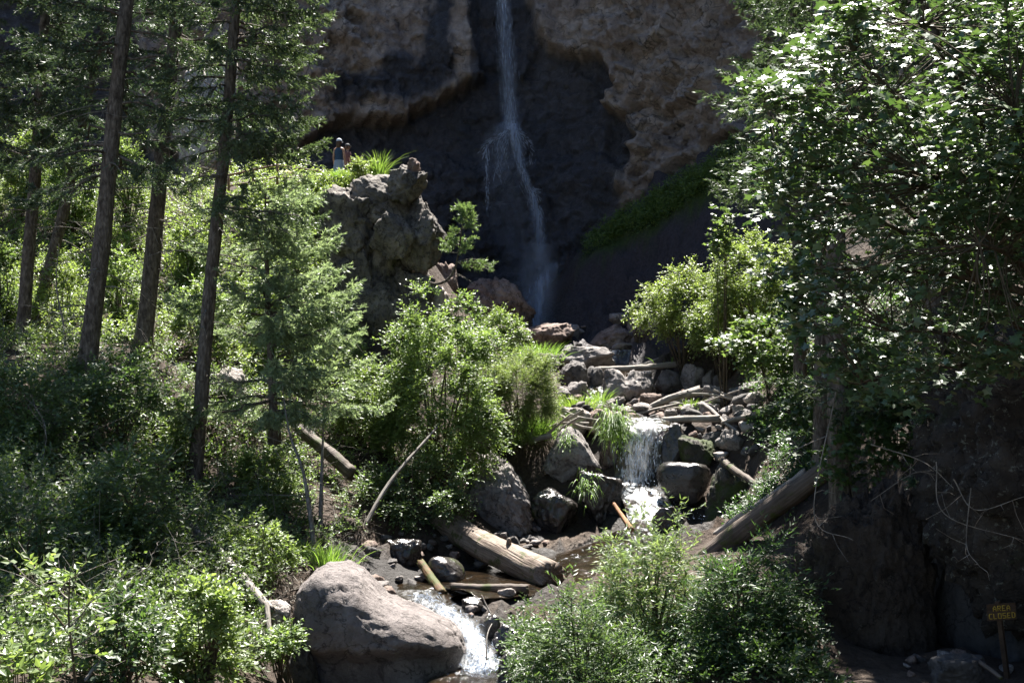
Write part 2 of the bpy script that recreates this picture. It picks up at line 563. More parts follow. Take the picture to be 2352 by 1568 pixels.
# ------------------------------------------------------------------ table of boulders (survey box, distance)
# name, label, x0, y0, x1, y1, dist, material, seed, options
ROCKS = [
    ('boulder', 'huge smooth grey-brown boulder in front, sunlit top and shaded front', 668, 1296, 1072, 1650, 21.0, 'hero', 3, dict(hero=1)),
    ('boulder', 'small lichen spotted mossy rock tucked under the left end of the huge boulder', 632, 1470, 735, 1640, 20.0, 'moss', 41, {}),
    ('boulder', 'large rough grey boulder above the upper end of the big fallen log', 1062, 1022, 1224, 1236, 31.5, 'grey', 5, dict(lev=6, ridge=.10, prof=[(-.5, .82), (-.3, 1.0), (-.1, .98), (.15, .86), (.35, .66), (.5, .5)])),
    ('boulder', 'wedge shaped grey boulder with flat lit top under the driftwood nest', 1246, 972, 1380, 1098, 33.2, 'grey', 8, dict(lev=5, prof=[(-.5, .5), (-.25, .85), (-.02, 1.0), (.2, .92), (.5, .55)])),
    ('boulder', 'pale rounded boulder behind the driftwood nest', 1284, 934, 1370, 1000, 35.5, 'pale', 11, {}),
    ('boulder', 'blocky tan stone between the pale boulder and the hanging grass', 1350, 938, 1402, 992, 35.2, 'brown', 13, {}),
    ('boulder', 'dark boulder carrying the hanging grass tuft left of the small cascade', 1376, 972, 1446, 1100, 34.2, 'wet', 15, {}),
    ('boulder', 'black wet boulder splitting the small cascade on its right side', 1508, 968, 1584, 1080, 33.4, 'wet', 17, {}),
    ('boulder', 'grey capped mossy boulder right of the black wet boulder', 1556, 998, 1644, 1076, 32.8, 'moss', 19, {}),
    ('boulder', 'small dark stone behind the grey capped mossy boulder', 1612, 990, 1670, 1040, 33.6, 'dark', 21, {}),
    ('boulder', 'smooth purplish wet boulder at the foot of the small cascade', 1508, 1060, 1632, 1156, 31.8, 'wet', 23, dict(soft=1)),
    ('boulder', 'big moss covered boulder in shade under the leaning weathered log', 1610, 1060, 1764, 1196, 31.0, 'moss', 25, dict(lev=5)),
    ('boulder', 'flat topped wet rock left of the white foam, grass hanging from its edge', 1326, 1078, 1432, 1200, 32.0, 'wet', 27, dict(flat=1)),
    ('boulder', 'dark rock in the black gap right of the large rough boulder', 1216, 1120, 1330, 1230, 31.6, 'wet', 29, {}),
    ('boulder', 'round black stone washed by foam at the bottom of the cascade', 1494, 1160, 1580, 1226, 29.6, 'wet', 31, {}),
    ('boulder', 'large heart shaped boulder with notched top under the bleached log', 1382, 846, 1504, 938, 40.5, 'grey', 33, dict(notch=1, lev=5)),
    ('boulder', 'crinkled dark boulder left of the heart shaped boulder', 1274, 826, 1356, 898, 42.0, 'dark', 35, dict(lev=5, ridge=.12)),
    ('boulder', 'small black boulder between the crinkled and the heart shaped boulder', 1344, 840, 1388, 902, 42.2, 'dark', 37, {}),
    ('boulder', 'small pale topped rock below the crinkled dark boulder', 1292, 874, 1350, 922, 39.8, 'grey', 39, {}),
    ('boulder', 'long flat grey slab rock left of the water curtain', 1276, 796, 1414, 846, 44.5, 'grey', 43, dict(flat=1)),
    ('boulder', 'dark boulder under the middle of the bleached log', 1503, 848, 1568, 906, 42.0, 'dark', 45, {}),
    ('boulder', 'tall upright shaded boulder under the right end of the bleached log', 1560, 834, 1616, 908, 41.8, 'grey', 47, {}),
    ('boulder', 'narrow shaded block right of the tall upright boulder', 1612, 846, 1642, 904, 41.6, 'grey', 49, {}),
    ('boulder', 'shaded boulder at the end of the row under dark maple leaves', 1638, 858, 1680, 908, 41.2, 'dark', 51, {}),
    ('boulder', 'big sunlit pale brown boulder at the stream head below the waterfall', 1346, 738, 1458, 812, 48.5, 'brown', 53, dict(lev=5, prof=[(-.5, .35), (-.2, .75), (.1, .95), (.5, 1.0)])),
    ('boulder', 'brown boulder leaning behind the big pale brown boulder, shrubs over it', 1438, 718, 1532, 812, 48.8, 'brown', 55, dict(lev=5)),
    ('boulder', 'flat grey slab lying on top of the pale brown boulder', 1398, 718, 1450, 746, 50.0, 'grey', 57, dict(flat=1, nobase=1)),
    ('boulder', 'humped brown boulder left of the stream head', 1194, 740, 1322, 812, 49.0, 'brown', 59, dict(lev=5)),
    ('boulder', 'small grey stone stacked beside the humped brown boulder', 1288, 742, 1336, 792, 50.5, 'grey', 61, {}),
    ('boulder', 'bright bleached slab of rock in full sun above the green grass clump', 1104, 746, 1222, 800, 47.5, 'pale', 63, dict(lev=5)),
    ('boulder', 'reddish brown sloping crag left of the waterfall foot', 1040, 622, 1232, 786, 51.0, 'brown', 165, dict(lev=6, ridge=.09, prof=[(-.5, .9), (-.15, 1.0), (.2, .86), (.5, .6)])),
    ('boulder', 'dim brown rock behind the curved pine at the foot of the outcrop', 985, 600, 1052, 720, 45.0, 'brown', 67, {}),
    ('boulder', 'bright cream coloured rock face at the right foot of the outcrop', 958, 655, 1032, 760, 37.6, 'pale', 69, dict(lev=5)),
    ('boulder', 'low flat stone by the weir behind the bleached log', 1404, 788, 1470, 806, 47.2, 'grey', 71, dict(flat=1)),
    ('boulder', 'grey stone near the top right corner of the driftwood pile', 1612, 884, 1660, 920, 38.0, 'grey', 73, {}),
    ('boulder', 'flat tan stone leaning on the driftwood pile below the heart shaped boulder', 1468, 902, 1520, 934, 38.6, 'brown', 75, {}),
    ('boulder', 'angular light stone at the left end of the driftwood pile', 1452, 924, 1504, 954, 37.4, 'pale', 77, {}),
    ('boulder', 'round grey stone sitting below the driftwood trunk', 1560, 926, 1606, 958, 36.4, 'grey', 79, {}),
    ('boulder', 'stone slab standing on edge at the pile beside the slanting log', 1604, 924, 1652, 966, 36.2, 'grey', 81, {}),
    ('boulder', 'grey ledge stone at the lip left of the small cascade', 1438, 958, 1480, 990, 34.8, 'grey', 83, {}),
    ('boulder', 'flat grey rock under the left grass clump beside the large rough boulder', 1086, 990, 1150, 1034, 33.5, 'grey', 85, dict(flat=1)),
    ('boulder', 'glistening round wet rock under the mossy log in the pool', 978, 1276, 1068, 1345, 25.6, 'wet', 87, dict(soft=1)),
    ('boulder', 'yellow stained wet stone right of the lower white run', 1098, 1408, 1150, 1470, 22.0, 'wet', 89, {}),
    ('boulder', 'dark wet stone beside the lower white run near the willow shrub', 1130, 1430, 1210, 1500, 21.4, 'wet', 91, {}),
    ('boulder', 'brown wet stone at the bottom edge right of the white water', 1140, 1490, 1220, 1580, 20.0, 'wet', 93, {}),
    ('boulder', 'small dark stone at the bend where the lower run starts', 1060, 1372, 1112, 1412, 23.4, 'wet', 95, {}),
    ('boulder', 'half sunken black rock at the back of the dark pool', 880, 1236, 970, 1310, 27.0, 'wet', 97, {}),
    ('boulder', 'pale stone lying by the broken branch left of the huge boulder', 612, 1376, 668, 1436, 20.6, 'pale', 99, {}),
    ('boulder', 'tan earth stained rock sunlit behind the nearest spruce trunk', 494, 840, 570, 912, 30.0, 'pale', 101, {}),
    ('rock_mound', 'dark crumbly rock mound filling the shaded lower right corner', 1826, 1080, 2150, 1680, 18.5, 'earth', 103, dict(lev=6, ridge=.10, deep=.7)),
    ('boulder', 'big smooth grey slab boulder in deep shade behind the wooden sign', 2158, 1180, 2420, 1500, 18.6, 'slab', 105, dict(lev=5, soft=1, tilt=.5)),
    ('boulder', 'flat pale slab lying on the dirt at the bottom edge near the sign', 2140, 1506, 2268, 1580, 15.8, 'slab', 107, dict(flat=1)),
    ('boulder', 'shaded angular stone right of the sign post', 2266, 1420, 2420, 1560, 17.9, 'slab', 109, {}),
    ('rock_buttress', 'pale sunlit rock buttress seen between the spruce trunks', 395, 120, 545, 470, 50.0, 'pale', 111, dict(lev=6, ridge=.08, nobase=1)),
]

# stream course: px, py, dist, width (m), foam
STREAM = [
    (1225, 742, 54.0, 1.2, .5), (1300, 775, 51.5, 1.4, .35), (1340, 788, 49.6, 1.8, .4), (1420, 803, 47.0, 3.3, .12), (1432, 806, 46.2, 3.3, .25), (1432, 834, 45.9, 3.2, .25),
    (1430, 846, 45.0, 3.0, .15), (1380, 880, 42.5, 1.2, .4), (1366, 920, 39.6, 1.0, .5), (1420, 948, 37.0, 1.2, .3), (1480, 962, 35.0, 1.3, .55), (1484, 970, 34.2, 1.25, .62),
    (1476, 992, 33.75, 1.2, .5), (1468, 1050, 33.5, 1.2, .4), (1466, 1104, 33.2, 1.2, .5), (1474, 1130, 32.2, 1.1, .62), (1496, 1165, 31.2, 1.25, .62), (1500, 1205, 30.0, 1.4, .45), (1400, 1262, 28.4, 2.0, .25),
    (1260, 1306, 27.0, 2.8, .05), (1090, 1332, 25.6, 3.4, .0), (960, 1342, 24.8, 3.0, .05), (948, 1366, 23.9, 1.5, .3), (1010, 1404, 22.7, .95, .45), (1062, 1440, 21.9, .7, .6), (1092, 1490, 21.3, .62, .72), (1104, 1530, 20.8, .8, .7),
    (1090, 1556, 20.0, 1.5, .3), (1090, 1640, 18.2, 2.2, .3), (1100, 1800, 15, 2.4, .2)]

# ------------------------------------------------------------------ terrain
ctl = []
for (px, py, d, w, fo) in STREAM:
    p = P(px, py, d)
    ctl.append((p.x, p.y, p.z - 0.14))
for r in ROCKS:
    if r[9].get('nobase'):
        continue
    p = P((r[2] + r[4]) / 2, r[5], r[6])
    hgt = (r[5] - r[3]) / F * r[6]
    ctl.append((p.x, p.y + 0.1, p.z + 0.16 * hgt))
for (px, py, d) in [
    # left bank, low to high
    (640, 1360, 22), (560, 1500, 19), (450, 1300, 21), (200, 1520, 14.5), (100, 1620, 12), (-200, 1700, 11), (200, 1220, 19.5), (20, 1250, 18.5), (440, 1150, 26), (560, 1180, 25.5), (700, 1240, 24.5),
    (100, 1010, 24), (-150, 900, 26), (200, 862, 27), (330, 800, 30), (50, 782, 32), (-150, 760, 32), (620, 1010, 30), (760, 1070, 29.5), (850, 1170, 28), (800, 870, 34), (960, 1130, 30),
    (500, 900, 31), (420, 700, 36), (600, 700, 36.5), (250, 640, 38), (600, 470, 41), (420, 500, 41), (230, 480, 42), (50, 440, 44), (-200, 420, 44), (610, 424, 43), (700, 410, 43), (775, 408, 42.6), (840, 398, 41), (500, 440, 45), (300, 430, 47),
    (720, 400, 46.5), (600, 420, 48), (880, 420, 42.5),
    # outcrop foot, gully behind it
    (880, 800, 36), (800, 760, 37), (1000, 770, 37.5), (1100, 800, 45), (1010, 740, 48), (1060, 760, 53), (950, 700, 50), (1080, 900, 38), (1180, 840, 44), (1180, 960, 35.5),
    # right bank
    (1540, 800, 46), (1600, 840, 42.8), (1700, 900, 38), (1660, 940, 36.6), (1720, 960, 34), (1800, 940, 32), (1760, 1010, 31), (1880, 1000, 27), (1700, 1190, 29), (1640, 1240, 27.5), (1780, 1220, 24), (1850, 1400, 18), (1700, 1500, 17), (1500, 1560, 17), (1350, 1560, 17.5), (1400, 1400, 22),
    (1560, 1330, 22), (2000, 1050, 24), (2120, 950, 23), (2300, 850, 22), (1950, 1620, 15), (2200, 1480, 17.4), (2150, 1560, 16), (2330, 1640, 16), (2250, 1380, 19), (2180, 1290, 21),
    (1520, 740, 49.5), (1640, 720, 46), (1760, 680, 42), (1800, 800, 36), (1900, 760, 33), (2050, 780, 28), (1320, 752, 53), (1280, 735, 55),
    # dark scree and green strip under the cliff
    (1300, 640, 55), (1360, 575, 55.5), (1420, 500, 56), (1500, 640, 52), (1600, 560, 50.5), (1500, 460, 54.5), (1600, 400, 53), (1700, 345, 51.5), (1700, 480, 49), (1800, 420, 46), (1900, 500, 41), (1800, 560, 42.5),
    (1180, 700, 56.5), (1230, 690, 57)]:
    p = P(px, py, d)
    ctl.append(tuple(p))
for c in [(-45, 20, 4), (-45, 45, 10), (-30, 10, -1), (-25, 30, 3.2), (-26, 45, 8), (-20, 55, 9), (-12, 60, 9), (-5, 60, 5), (0, 64, 3.8), (10, 62, 11), (20, 55, 13), (30, 40, 9), (16, 30, 5.0), (14, 22, 2.5), (22, 25, 8), (11, 15, -1.0), (20, 12, 4), (30, 5, 5),
          (-12, 4, -4.4), (-25, 2, -3.5), (0, 4, -5.3), (0, 9, -5.1), (4, 9, -4.6), (7, 8, -3.6), (12, 4, -2.8), (-4, 11, -4.7), (40, 20, 12), (40, 60, 16), (-45, 66, 12), (40, 70, 18), (-8, 14, -3.6)]:
    ctl.append(c)
ctl = np.array(ctl)


def rbf_fit(pts, lam):
    n = len(pts)
    X = pts[:, :2]
    r = np.sqrt(((X[:, None] - X[None]) ** 2).sum(2))
    A = np.zeros((n + 3, n + 3))
    A[:n, :n] = -r - lam * np.eye(n)
    A[:n, n] = A[n, :n] = 1
    A[:n, n + 1:] = X
    A[n + 1:, :n] = X.T
    b = np.zeros(n + 3)
    b[:n] = pts[:, 2]
    return np.linalg.solve(A, b)


SOL = rbf_fit(ctl, -0.12)
GX0, GX1, GY0, GY1, GS = -46.0, 41.0, 2.0, 70.0, 0.2
gx = np.arange(GX0, GX1 + 1e-6, GS)
gy = np.arange(GY0, GY1 + 1e-6, GS)
GXX, GYY = np.meshgrid(gx, gy)
flat = np.stack([GXX.ravel(), GYY.ravel()], 1)
gz = np.zeros(len(flat))
for i in range(0, len(flat), 20000):
    q = flat[i:i + 20000]
    r = np.sqrt(((q[:, None] - ctl[None, :, :2]) ** 2).sum(2))
    gz[i:i + 20000] = -r @ SOL[:len(ctl)] + SOL[-3] + q @ SOL[-2:]
flat3 = np.column_stack([flat, np.zeros(len(flat))])
gz += 0.16 * fbm(flat3 * 0.9, 5, 3) + 0.05 * fbm(flat3 * 4, 3, 9)
scr = smoothstep(1.5, 3.0, flat[:, 0]) * smoothstep(42, 46, flat[:, 1])
fp = np.column_stack([flat, gz])
gz += scr * (0.45 * facets(fp * np.array([.55, .55, .8]), 61, .9) + 0.20 * facets(fp * 1.6, 63, .9))
bed = np.full(len(flat), 1e9)
for a_, b_ in zip(STREAM[:-1], STREAM[1:]):
    q_ = P(*a_[:3]).lerp(P(*b_[:3]), .5)
    bed = np.minimum(bed, np.hypot(flat[:, 0] - q_.x, flat[:, 1] - q_.y) - a_[3] * .5)
bedm = smoothstep(2.0, 1.0, bed) * smoothstep(.15, .5, bed)
gz += bedm * (0.16 * facets(fp * 1.4, 65, .9) + 0.07 * facets(fp * 3.2, 67, .9))
GZ = gz.reshape(GXX.shape)


def ground(x, y):
    x = np.asarray(x, float)
    y = np.asarray(y, float)
    u = np.clip((x - GX0) / GS, 0, len(gx) - 1.001)
    v = np.clip((y - GY0) / GS, 0, len(gy) - 1.001)
    i, j = u.astype(int), v.astype(int)
    a, b = u - i, v - j
    return (GZ[j, i] * (1 - a) * (1 - b) + GZ[j, i + 1] * a * (1 - b) + GZ[j + 1, i] * (1 - a) * b + GZ[j + 1, i + 1] * a * b)


TT = np.arange(7, 64, 0.1)


def hit(px, py):
    """where the sight line through a survey pixel meets the ground"""
    a = np.array(P(px, py, 1.0))
    pts = a[None] * TT[:, None]
    under = pts[:, 2] < ground(pts[:, 0], pts[:, 1])
    k = int(np.argmax(under)) if under.any() else len(TT) - 1
    return Vector(pts[k])


def poly_sd(px, py, poly):
    """signed distance (positive inside)"""
    poly = np.asarray(poly, float)
    best = np.full(px.shape, 1e9)
    inside = np.zeros(px.shape, bool)
    for a, b in zip(poly, np.roll(poly, -1, 0)):
        ab = b - a
        t = np.clip(((px - a[0]) * ab[0] + (py - a[1]) * ab[1]) / (ab @ ab + 1e-9), 0, 1)
        best = np.minimum(best, np.hypot(px - a[0] - t * ab[0], py - a[1] - t * ab[1]))
        c = ((a[1] > py) != (b[1] > py)) & (px < (b[0] - a[0]) * (py - a[1]) / (b[1] - a[1] + 1e-12) + a[0])
        inside ^= c
    return np.where(inside, best, -best)


# terrain colours that belong to the ground: wet bed, dark scree, moss strip
tv = np.column_stack([flat, gz])
tpx, tpy, td = proj(tv)
sline = []
for a, b in zip(STREAM[:-1], STREAM[1:]):
    pa, pb = P(*a[:3]), P(*b[:3])
    for t in np.linspace(0, 1, 8, endpoint=False):
        q = pa.lerp(pb, t)
        sline.append((q.x, q.y, (a[3] * (1 - t) + b[3] * t)))
sline = np.array(sline)
dist = np.full(len(flat), 1e9)
for (x, y, w) in sline:
    dist = np.minimum(dist, np.hypot(flat[:, 0] - x, flat[:, 1] - y) - w * 0.5)
nz = fbm(flat3 * 0.8, 4, 21)
wet = smoothstep(1.1, 0.1, dist + nz * 0.5)
scree = smoothstep(1.5, 3.0, flat[:, 0] + nz) * smoothstep(41, 46, flat[:, 1] + 2 * nz)
nn = fbm(flat3 * 0.45, 5, 77)
line = np.interp(flat[:, 0], [1, 3.5, 6, 8, 10, 13], [56, 54.2, 52.6, 50.8, 49.0, 46])
green = smoothstep(-14, 10, poly_sd(tpx + 20 * nn, tpy + 20 * nz, [(1330, 606), (1400, 535), (1560, 432), (1720, 325), (1770, 380), (1640, 455), (1500, 535), (1400, 572)])) * smoothstep(44, 46, td)
qi = np.arange(len(gx) * len(gy)).reshape(GXX.shape)
quads = np.stack([qi[:-1, :-1].ravel(), qi[:-1, 1:].ravel(), qi[1:, 1:].ravel(), qi[1:, :-1].ravel()], 1)
tag(link('ground', mesh_np('ground', tv, quads=quads, mat=GROUND, attrs=dict(wet=wet, scree=scree, green=green))), 'rocky soil slopes of the ravine', None, None, 'structure')


# ------------------------------------------------------------------ cliff
def catmull(pts, n):
    pts = np.asarray(pts, float)
    ext = np.vstack([2 * pts[0] - pts[1], pts, 2 * pts[-1] - pts[-2]])
    out = []
    for i in range(1, len(ext) - 2):
        p0, p1, p2, p3 = ext[i - 1:i + 3]
        for t in np.linspace(0, 1, n, endpoint=False):
            out.append(0.5 * ((2 * p1) + (-p0 + p2) * t + (2 * p0 - 5 * p1 + 4 * p2 - p3) * t ** 2 + (-p0 + 3 * p1 - 3 * p2 + p3) * t ** 3))
    out.append(pts[-1])
    return np.array(out)


plan = catmull([(-44, 36), (-34, 45), (-24, 52), (-16, 56), (-10, 59), (-4, 61), (2, 61.5), (7, 59.5), (10.5, 56.5), (13.5, 53), (17.5, 47), (19, 40), (17.2, 32), (14.8, 24), (12.8, 16), (11.8, 8), (11.8, -6)], 60)  # unseen right end of the wall drawn in close to block skylight
seg = np.hypot(*np.diff(plan, axis=0).T)
arc = np.concatenate([[0], np.cumsum(seg)])
xs_at = plan[:, 0]
fine_lo, fine_hi = arc[np.argmax(xs_at > -18)], arc[np.argmax(xs_at > 14)]
su = np.concatenate([np.arange(0, fine_lo, 0.6), np.arange(fine_lo, fine_hi, 0.115), np.arange(fine_hi, arc[-1], 0.5)])
CLIFF_TOP = 26.0
sz = np.concatenate([np.arange(-3, 2.0, 0.25), np.arange(2.0, 20.0, 0.115), np.arange(20.0, CLIFF_TOP + 0.01, 0.25)])
PXs, PYs = np.interp(su, arc, plan[:, 0]), np.interp(su, arc, plan[:, 1])
tx, ty = np.gradient(PXs, su), np.gradient(PYs, su)
ln = np.hypot(tx, ty)
nx, ny = ty / ln, -tx / ln                       # towards the ravine
UU, ZZ = np.meshgrid(np.arange(len(su)), sz)
bx, by = PXs[UU].ravel(), PYs[UU].ravel()
nxx, nyy = nx[UU].ravel(), ny[UU].ravel()
bz = ZZ.ravel()
rise = 5.0 * smoothstep(5.0, 9.0, bx) + 5.2 * np.exp(-((bx + .3) / 3.4) ** 4)           # unseen rim raised at the fall and right of it to cast shade
bz = bz + rise * smoothstep(17.0, CLIFF_TOP, bz)
base = np.column_stack([bx, by, bz])
cpx, cpy, cd = proj(base)
w1 = fbm(base * 0.55, 5, 5)
w2 = fbm(base * 0.55 + 40, 5, 6)
w3, w4 = fbm(base * 1.9 + 3, 4, 7), fbm(base * 1.9 + 60, 4, 8)
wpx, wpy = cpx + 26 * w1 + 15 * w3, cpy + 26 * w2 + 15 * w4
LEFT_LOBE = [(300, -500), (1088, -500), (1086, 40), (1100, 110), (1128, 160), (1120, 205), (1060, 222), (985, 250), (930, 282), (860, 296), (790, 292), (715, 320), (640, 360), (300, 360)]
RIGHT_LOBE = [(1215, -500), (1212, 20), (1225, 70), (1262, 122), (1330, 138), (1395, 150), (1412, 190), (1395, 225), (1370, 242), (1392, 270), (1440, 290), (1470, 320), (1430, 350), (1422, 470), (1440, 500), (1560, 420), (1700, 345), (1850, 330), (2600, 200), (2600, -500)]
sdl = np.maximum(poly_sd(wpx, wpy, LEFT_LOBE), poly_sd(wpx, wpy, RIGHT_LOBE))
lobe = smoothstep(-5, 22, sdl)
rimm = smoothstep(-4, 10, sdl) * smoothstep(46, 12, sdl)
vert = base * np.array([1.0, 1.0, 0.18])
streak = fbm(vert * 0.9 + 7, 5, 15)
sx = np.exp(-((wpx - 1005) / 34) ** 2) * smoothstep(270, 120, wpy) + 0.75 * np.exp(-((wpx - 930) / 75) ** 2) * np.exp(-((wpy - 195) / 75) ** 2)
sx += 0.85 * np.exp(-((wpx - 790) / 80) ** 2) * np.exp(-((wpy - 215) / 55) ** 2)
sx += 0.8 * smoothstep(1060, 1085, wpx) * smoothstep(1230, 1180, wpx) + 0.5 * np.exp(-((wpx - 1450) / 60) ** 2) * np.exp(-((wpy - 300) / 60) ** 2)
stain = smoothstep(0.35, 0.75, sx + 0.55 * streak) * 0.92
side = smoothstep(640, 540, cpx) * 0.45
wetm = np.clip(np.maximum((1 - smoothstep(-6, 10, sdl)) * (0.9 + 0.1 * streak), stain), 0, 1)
palem = np.clip(rimm * smoothstep(-0.1, 0.5, w2 + 0.2) * 0.28 * (1 - stain) + 0.3 * np.exp(-((wpx - 1425) / 14) ** 2) * np.exp(-((wpy - 440) / 45) ** 2), 0, 0.6)
blocky = smoothstep(1330, 1480, cpx) + smoothstep(900, 760, cpx) * 0.6 + smoothstep(310, 380, cpy) * 0.5
amp = 0.30 + 0.55 * np.clip(blocky, 0, 1) * (0.4 + 0.6 * lobe)
stretch = np.array([0.45, 0.45, 0.55])
disp = 1.35 * lobe + 0.2 * rimm
disp += amp * (0.55 * facets(base * stretch + 0.35 * w1[:, None], 3, 0.9) + 0.26 * facets(base * np.array([1.1, 1.1, 1.5]) + 0.3 * w2[:, None], 13, 1.0) + 0.12 * facets(base * np.array([2.6, 2.6, 3.4]), 14, 1.0))
disp += (0.22 + 0.22 * lobe) * fbm(base * 0.7, 6, 31) + 0.22 * fbm(base * 2.4, 4, 33, ridged=True) * (0.3 + 0.7 * amp)
disp += 0.9 * smoothstep(330, 420, cpy) * (1 - lobe)                    # lower dark wall steps forward
top_round = smoothstep(CLIFF_TOP - 2.5, CLIFF_TOP, bz - rise)
disp -= 2.5 * top_round ** 2
cv = np.column_stack([bx + nxx * disp, by + nyy * disp, bz])
qi = np.arange(len(cv)).reshape(UU.shape)
quads = np.stack([qi[:-1, :-1].ravel(), qi[:-1, 1:].ravel(), qi[1:, 1:].ravel(), qi[1:, :-1].ravel()], 1)
# plateau behind the rim
back = np.column_stack([PXs - nx * 25, PYs - ny * 25, CLIFF_TOP + 0.5 + 5.0 * smoothstep(5.0, 9.0, PXs) + 5.2 * np.exp(-((PXs + .3) / 3.4) ** 4)])
vb = np.vstack([cv, back])
bi = len(cv) + np.arange(len(su))
quads = np.vstack([quads, np.stack([qi[-1, :-1], qi[-1, 1:], bi[1:], bi[:-1]], 1)])
pad = np.zeros(len(su))
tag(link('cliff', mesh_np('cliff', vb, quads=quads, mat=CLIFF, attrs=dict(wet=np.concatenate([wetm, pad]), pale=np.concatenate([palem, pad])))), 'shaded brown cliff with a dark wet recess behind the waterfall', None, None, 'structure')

# ------------------------------------------------------------------ rocks
ICO = {}


def ico(level):
    if level not in ICO:
        bm = bmesh.new()
        bmesh.ops.create_icosphere(bm, subdivisions=level, radius=1.0)
        v = np.array([x.co[:] for x in bm.verts])
        t = np.array([[x.index for x in f.verts] for f in bm.faces])
        bm.free()
        ICO[level] = (v / np.linalg.norm(v, axis=1)[:, None], t)
    return ICO[level]


def rock_shape(seed, level=4, nplanes=16, soft=False, flat_top=False, ridge=0.05, notch=False, power=None):
    rng = np.random.default_rng(seed)
    v, t = ico(level)
    n = rng.normal(size=(nplanes, 3))
    n /= np.linalg.norm(n, axis=1)[:, None]
    dd = rng.uniform(0.62, 1.0, nplanes)
    if flat_top:
        n = np.vstack([n, [[rng.normal() * .08, rng.normal() * .08, 1]]])
        dd = np.append(dd, 0.45)
    axes = np.vstack([np.eye(3), -np.eye(3)])
    n = np.vstack([n, axes])
    dd = np.append(dd, np.full(6, 0.92))
    pw = power or (6 if soft else 22)
    c = np.clip(v @ n.T, 0, None) / dd[None]
    r = (c ** pw).sum(1) ** (-1.0 / pw)
    off = rng.uniform(0, 50, 3)
    p = v * r[:, None]
    k = 0.35 if soft else 1.0
    r = r * (1 + k * 0.10 * fbm(p * 1.7 + off, 4, seed) + k * 0.055 * facets(p * 2.6 + off, seed + 2, 0.8) + k * 0.028 * facets(p * 6.5 + off, seed + 3, 0.8)
             + ridge * 0.6 * fbm(p * 4.5 + off, 5, seed + 5, ridged=True) * (0.3 if soft else 1) + (0.35 * ridge * facets(p * 13 + off, seed + 8, .9) if ridge > .08 and level > 5 else 0) + 0.012 * fbm(p * 14 + off, 3, seed + 6))
    p = v * r[:, None]
    if notch:
        p[:, 2] -= 0.32 * np.exp(-((p[:, 0] + 0.12) / 0.13) ** 2) * smoothstep(0.0, 0.8, p[:, 2])
    lo, hi = p.min(0), p.max(0)
    return (p - (lo + hi) / 2) / (hi - lo), t           # unit box


def rock(name, label, x0, y0, x1, y1, d, mat, seed, o):
    w, h = (x1 - x0) / F * d, (y1 - y0) / F * d
    dp = o.get('deep', 0.85) * max(w, 0.6 * h)
    if o.get('hero'):
        v, t = hero_boulder(seed)
    else:
        big = max(w, h) / d * F
        lev = o.get('lev', 5 if big > 75 else 4)
        v, t = rock_shape(seed, lev, soft=o.get('soft', False), flat_top=o.get('flat', False), ridge=o.get('ridge', 0.05), notch=o.get('notch', False))
    rt = o.get('tilt', 0.0)
    if rt:
        c, s = math.cos(rt), math.sin(rt)
        v = v @ np.array([[c, 0, -s], [0, 1, 0], [s, 0, c]])
        v = (v - v.min(0)) / (v.max(0) - v.min(0)) - 0.5
    if o.get('prof'):
        q = np.array(o['prof'])
        up_ = v[:, 2] + .5
        v[:, 2] = up_ * np.interp(v[:, 0], q[:, 0], q[:, 1]) - .5
    h2 = h * 1.12
    v = (v + np.array([0, 0, 0.5])) * np.array([w, dp, h2])
    c = P((x0 + x1) / 2, y1, d)
    ob = link(name, mesh_np(name, v, tris=t, mat=ROCK[mat]), None, (c.x, c.y, c.z - (h2 - h)))
    return tag(ob, label, 'boulder' if name == 'boulder' else 'rock', 'boulders in and along the stream' if name == 'boulder' else None)


def hero_boulder(seed):
    """long whale-backed boulder: domed left hump, saddle, low nose to the right"""
    v, t = ico(6)
    e = 1.0 / ((np.abs(v) ** 3.4).sum(1) ** (1 / 3.4))
    p = v * e[:, None]
    x = p[:, 0]
    topc = np.interp(x, [-1, -.9, -.78, -.6, -.4, -.2, -.08, .05, .3, .6, .85, 1], [.45, .74, .90, .95, .94, .87, .73, .60, .49, .38, .26, .10]) / np.clip((1 - np.clip(np.abs(x), 0, .999) ** 3.4) ** (1 / 3.4), .6, 1)
    z = np.where(p[:, 2] > 0, p[:, 2] * (topc + 0.05), p[:, 2])
    p = np.column_stack([x, p[:, 1] * np.interp(x, [-1, -.5, .4, 1], [.8, 1, 1.0, .75]), z])
    # the front is undercut below a broken brow
    brow = 0.10 + 0.12 * fbm(p * np.array([2.2, 0, 0]) + 3, 4, 8)
    und = smoothstep(brow + 0.10, brow - 0.16, p[:, 2]) * smoothstep(0.0, -0.5, p[:, 1])
    p[:, 1] += 0.34 * und
    p *= (1 + 0.035 * fbm(p * 1.9, 4, 11) + 0.012 * facets(p * 4.0, 5, 0.7) + 0.012 * fbm(p * 9, 4, 12))[:, None]
    crk = np.abs(fbm(p * np.array([1.6, 1.6, 2.6]) + 7, 3, 29))
    p *= (1 - .03 * smoothstep(.05, .0, crk))[:, None]
    p *= (1 + .02 * fbm(p * 3.5, 4, 30, ridged=True))[:, None]
    pit = smoothstep(0.3, 0.62, fbm(p * 5, 4, 19)) * np.exp(-((p[:, 2] - brow) / 0.12) ** 2)
    p[:, 1] += 0.05 * pit
    lo, hi = p.min(0), p.max(0)
    return (p - (lo + hi) / 2) / (hi - lo), t


for r in ROCKS:
    rock(*r)

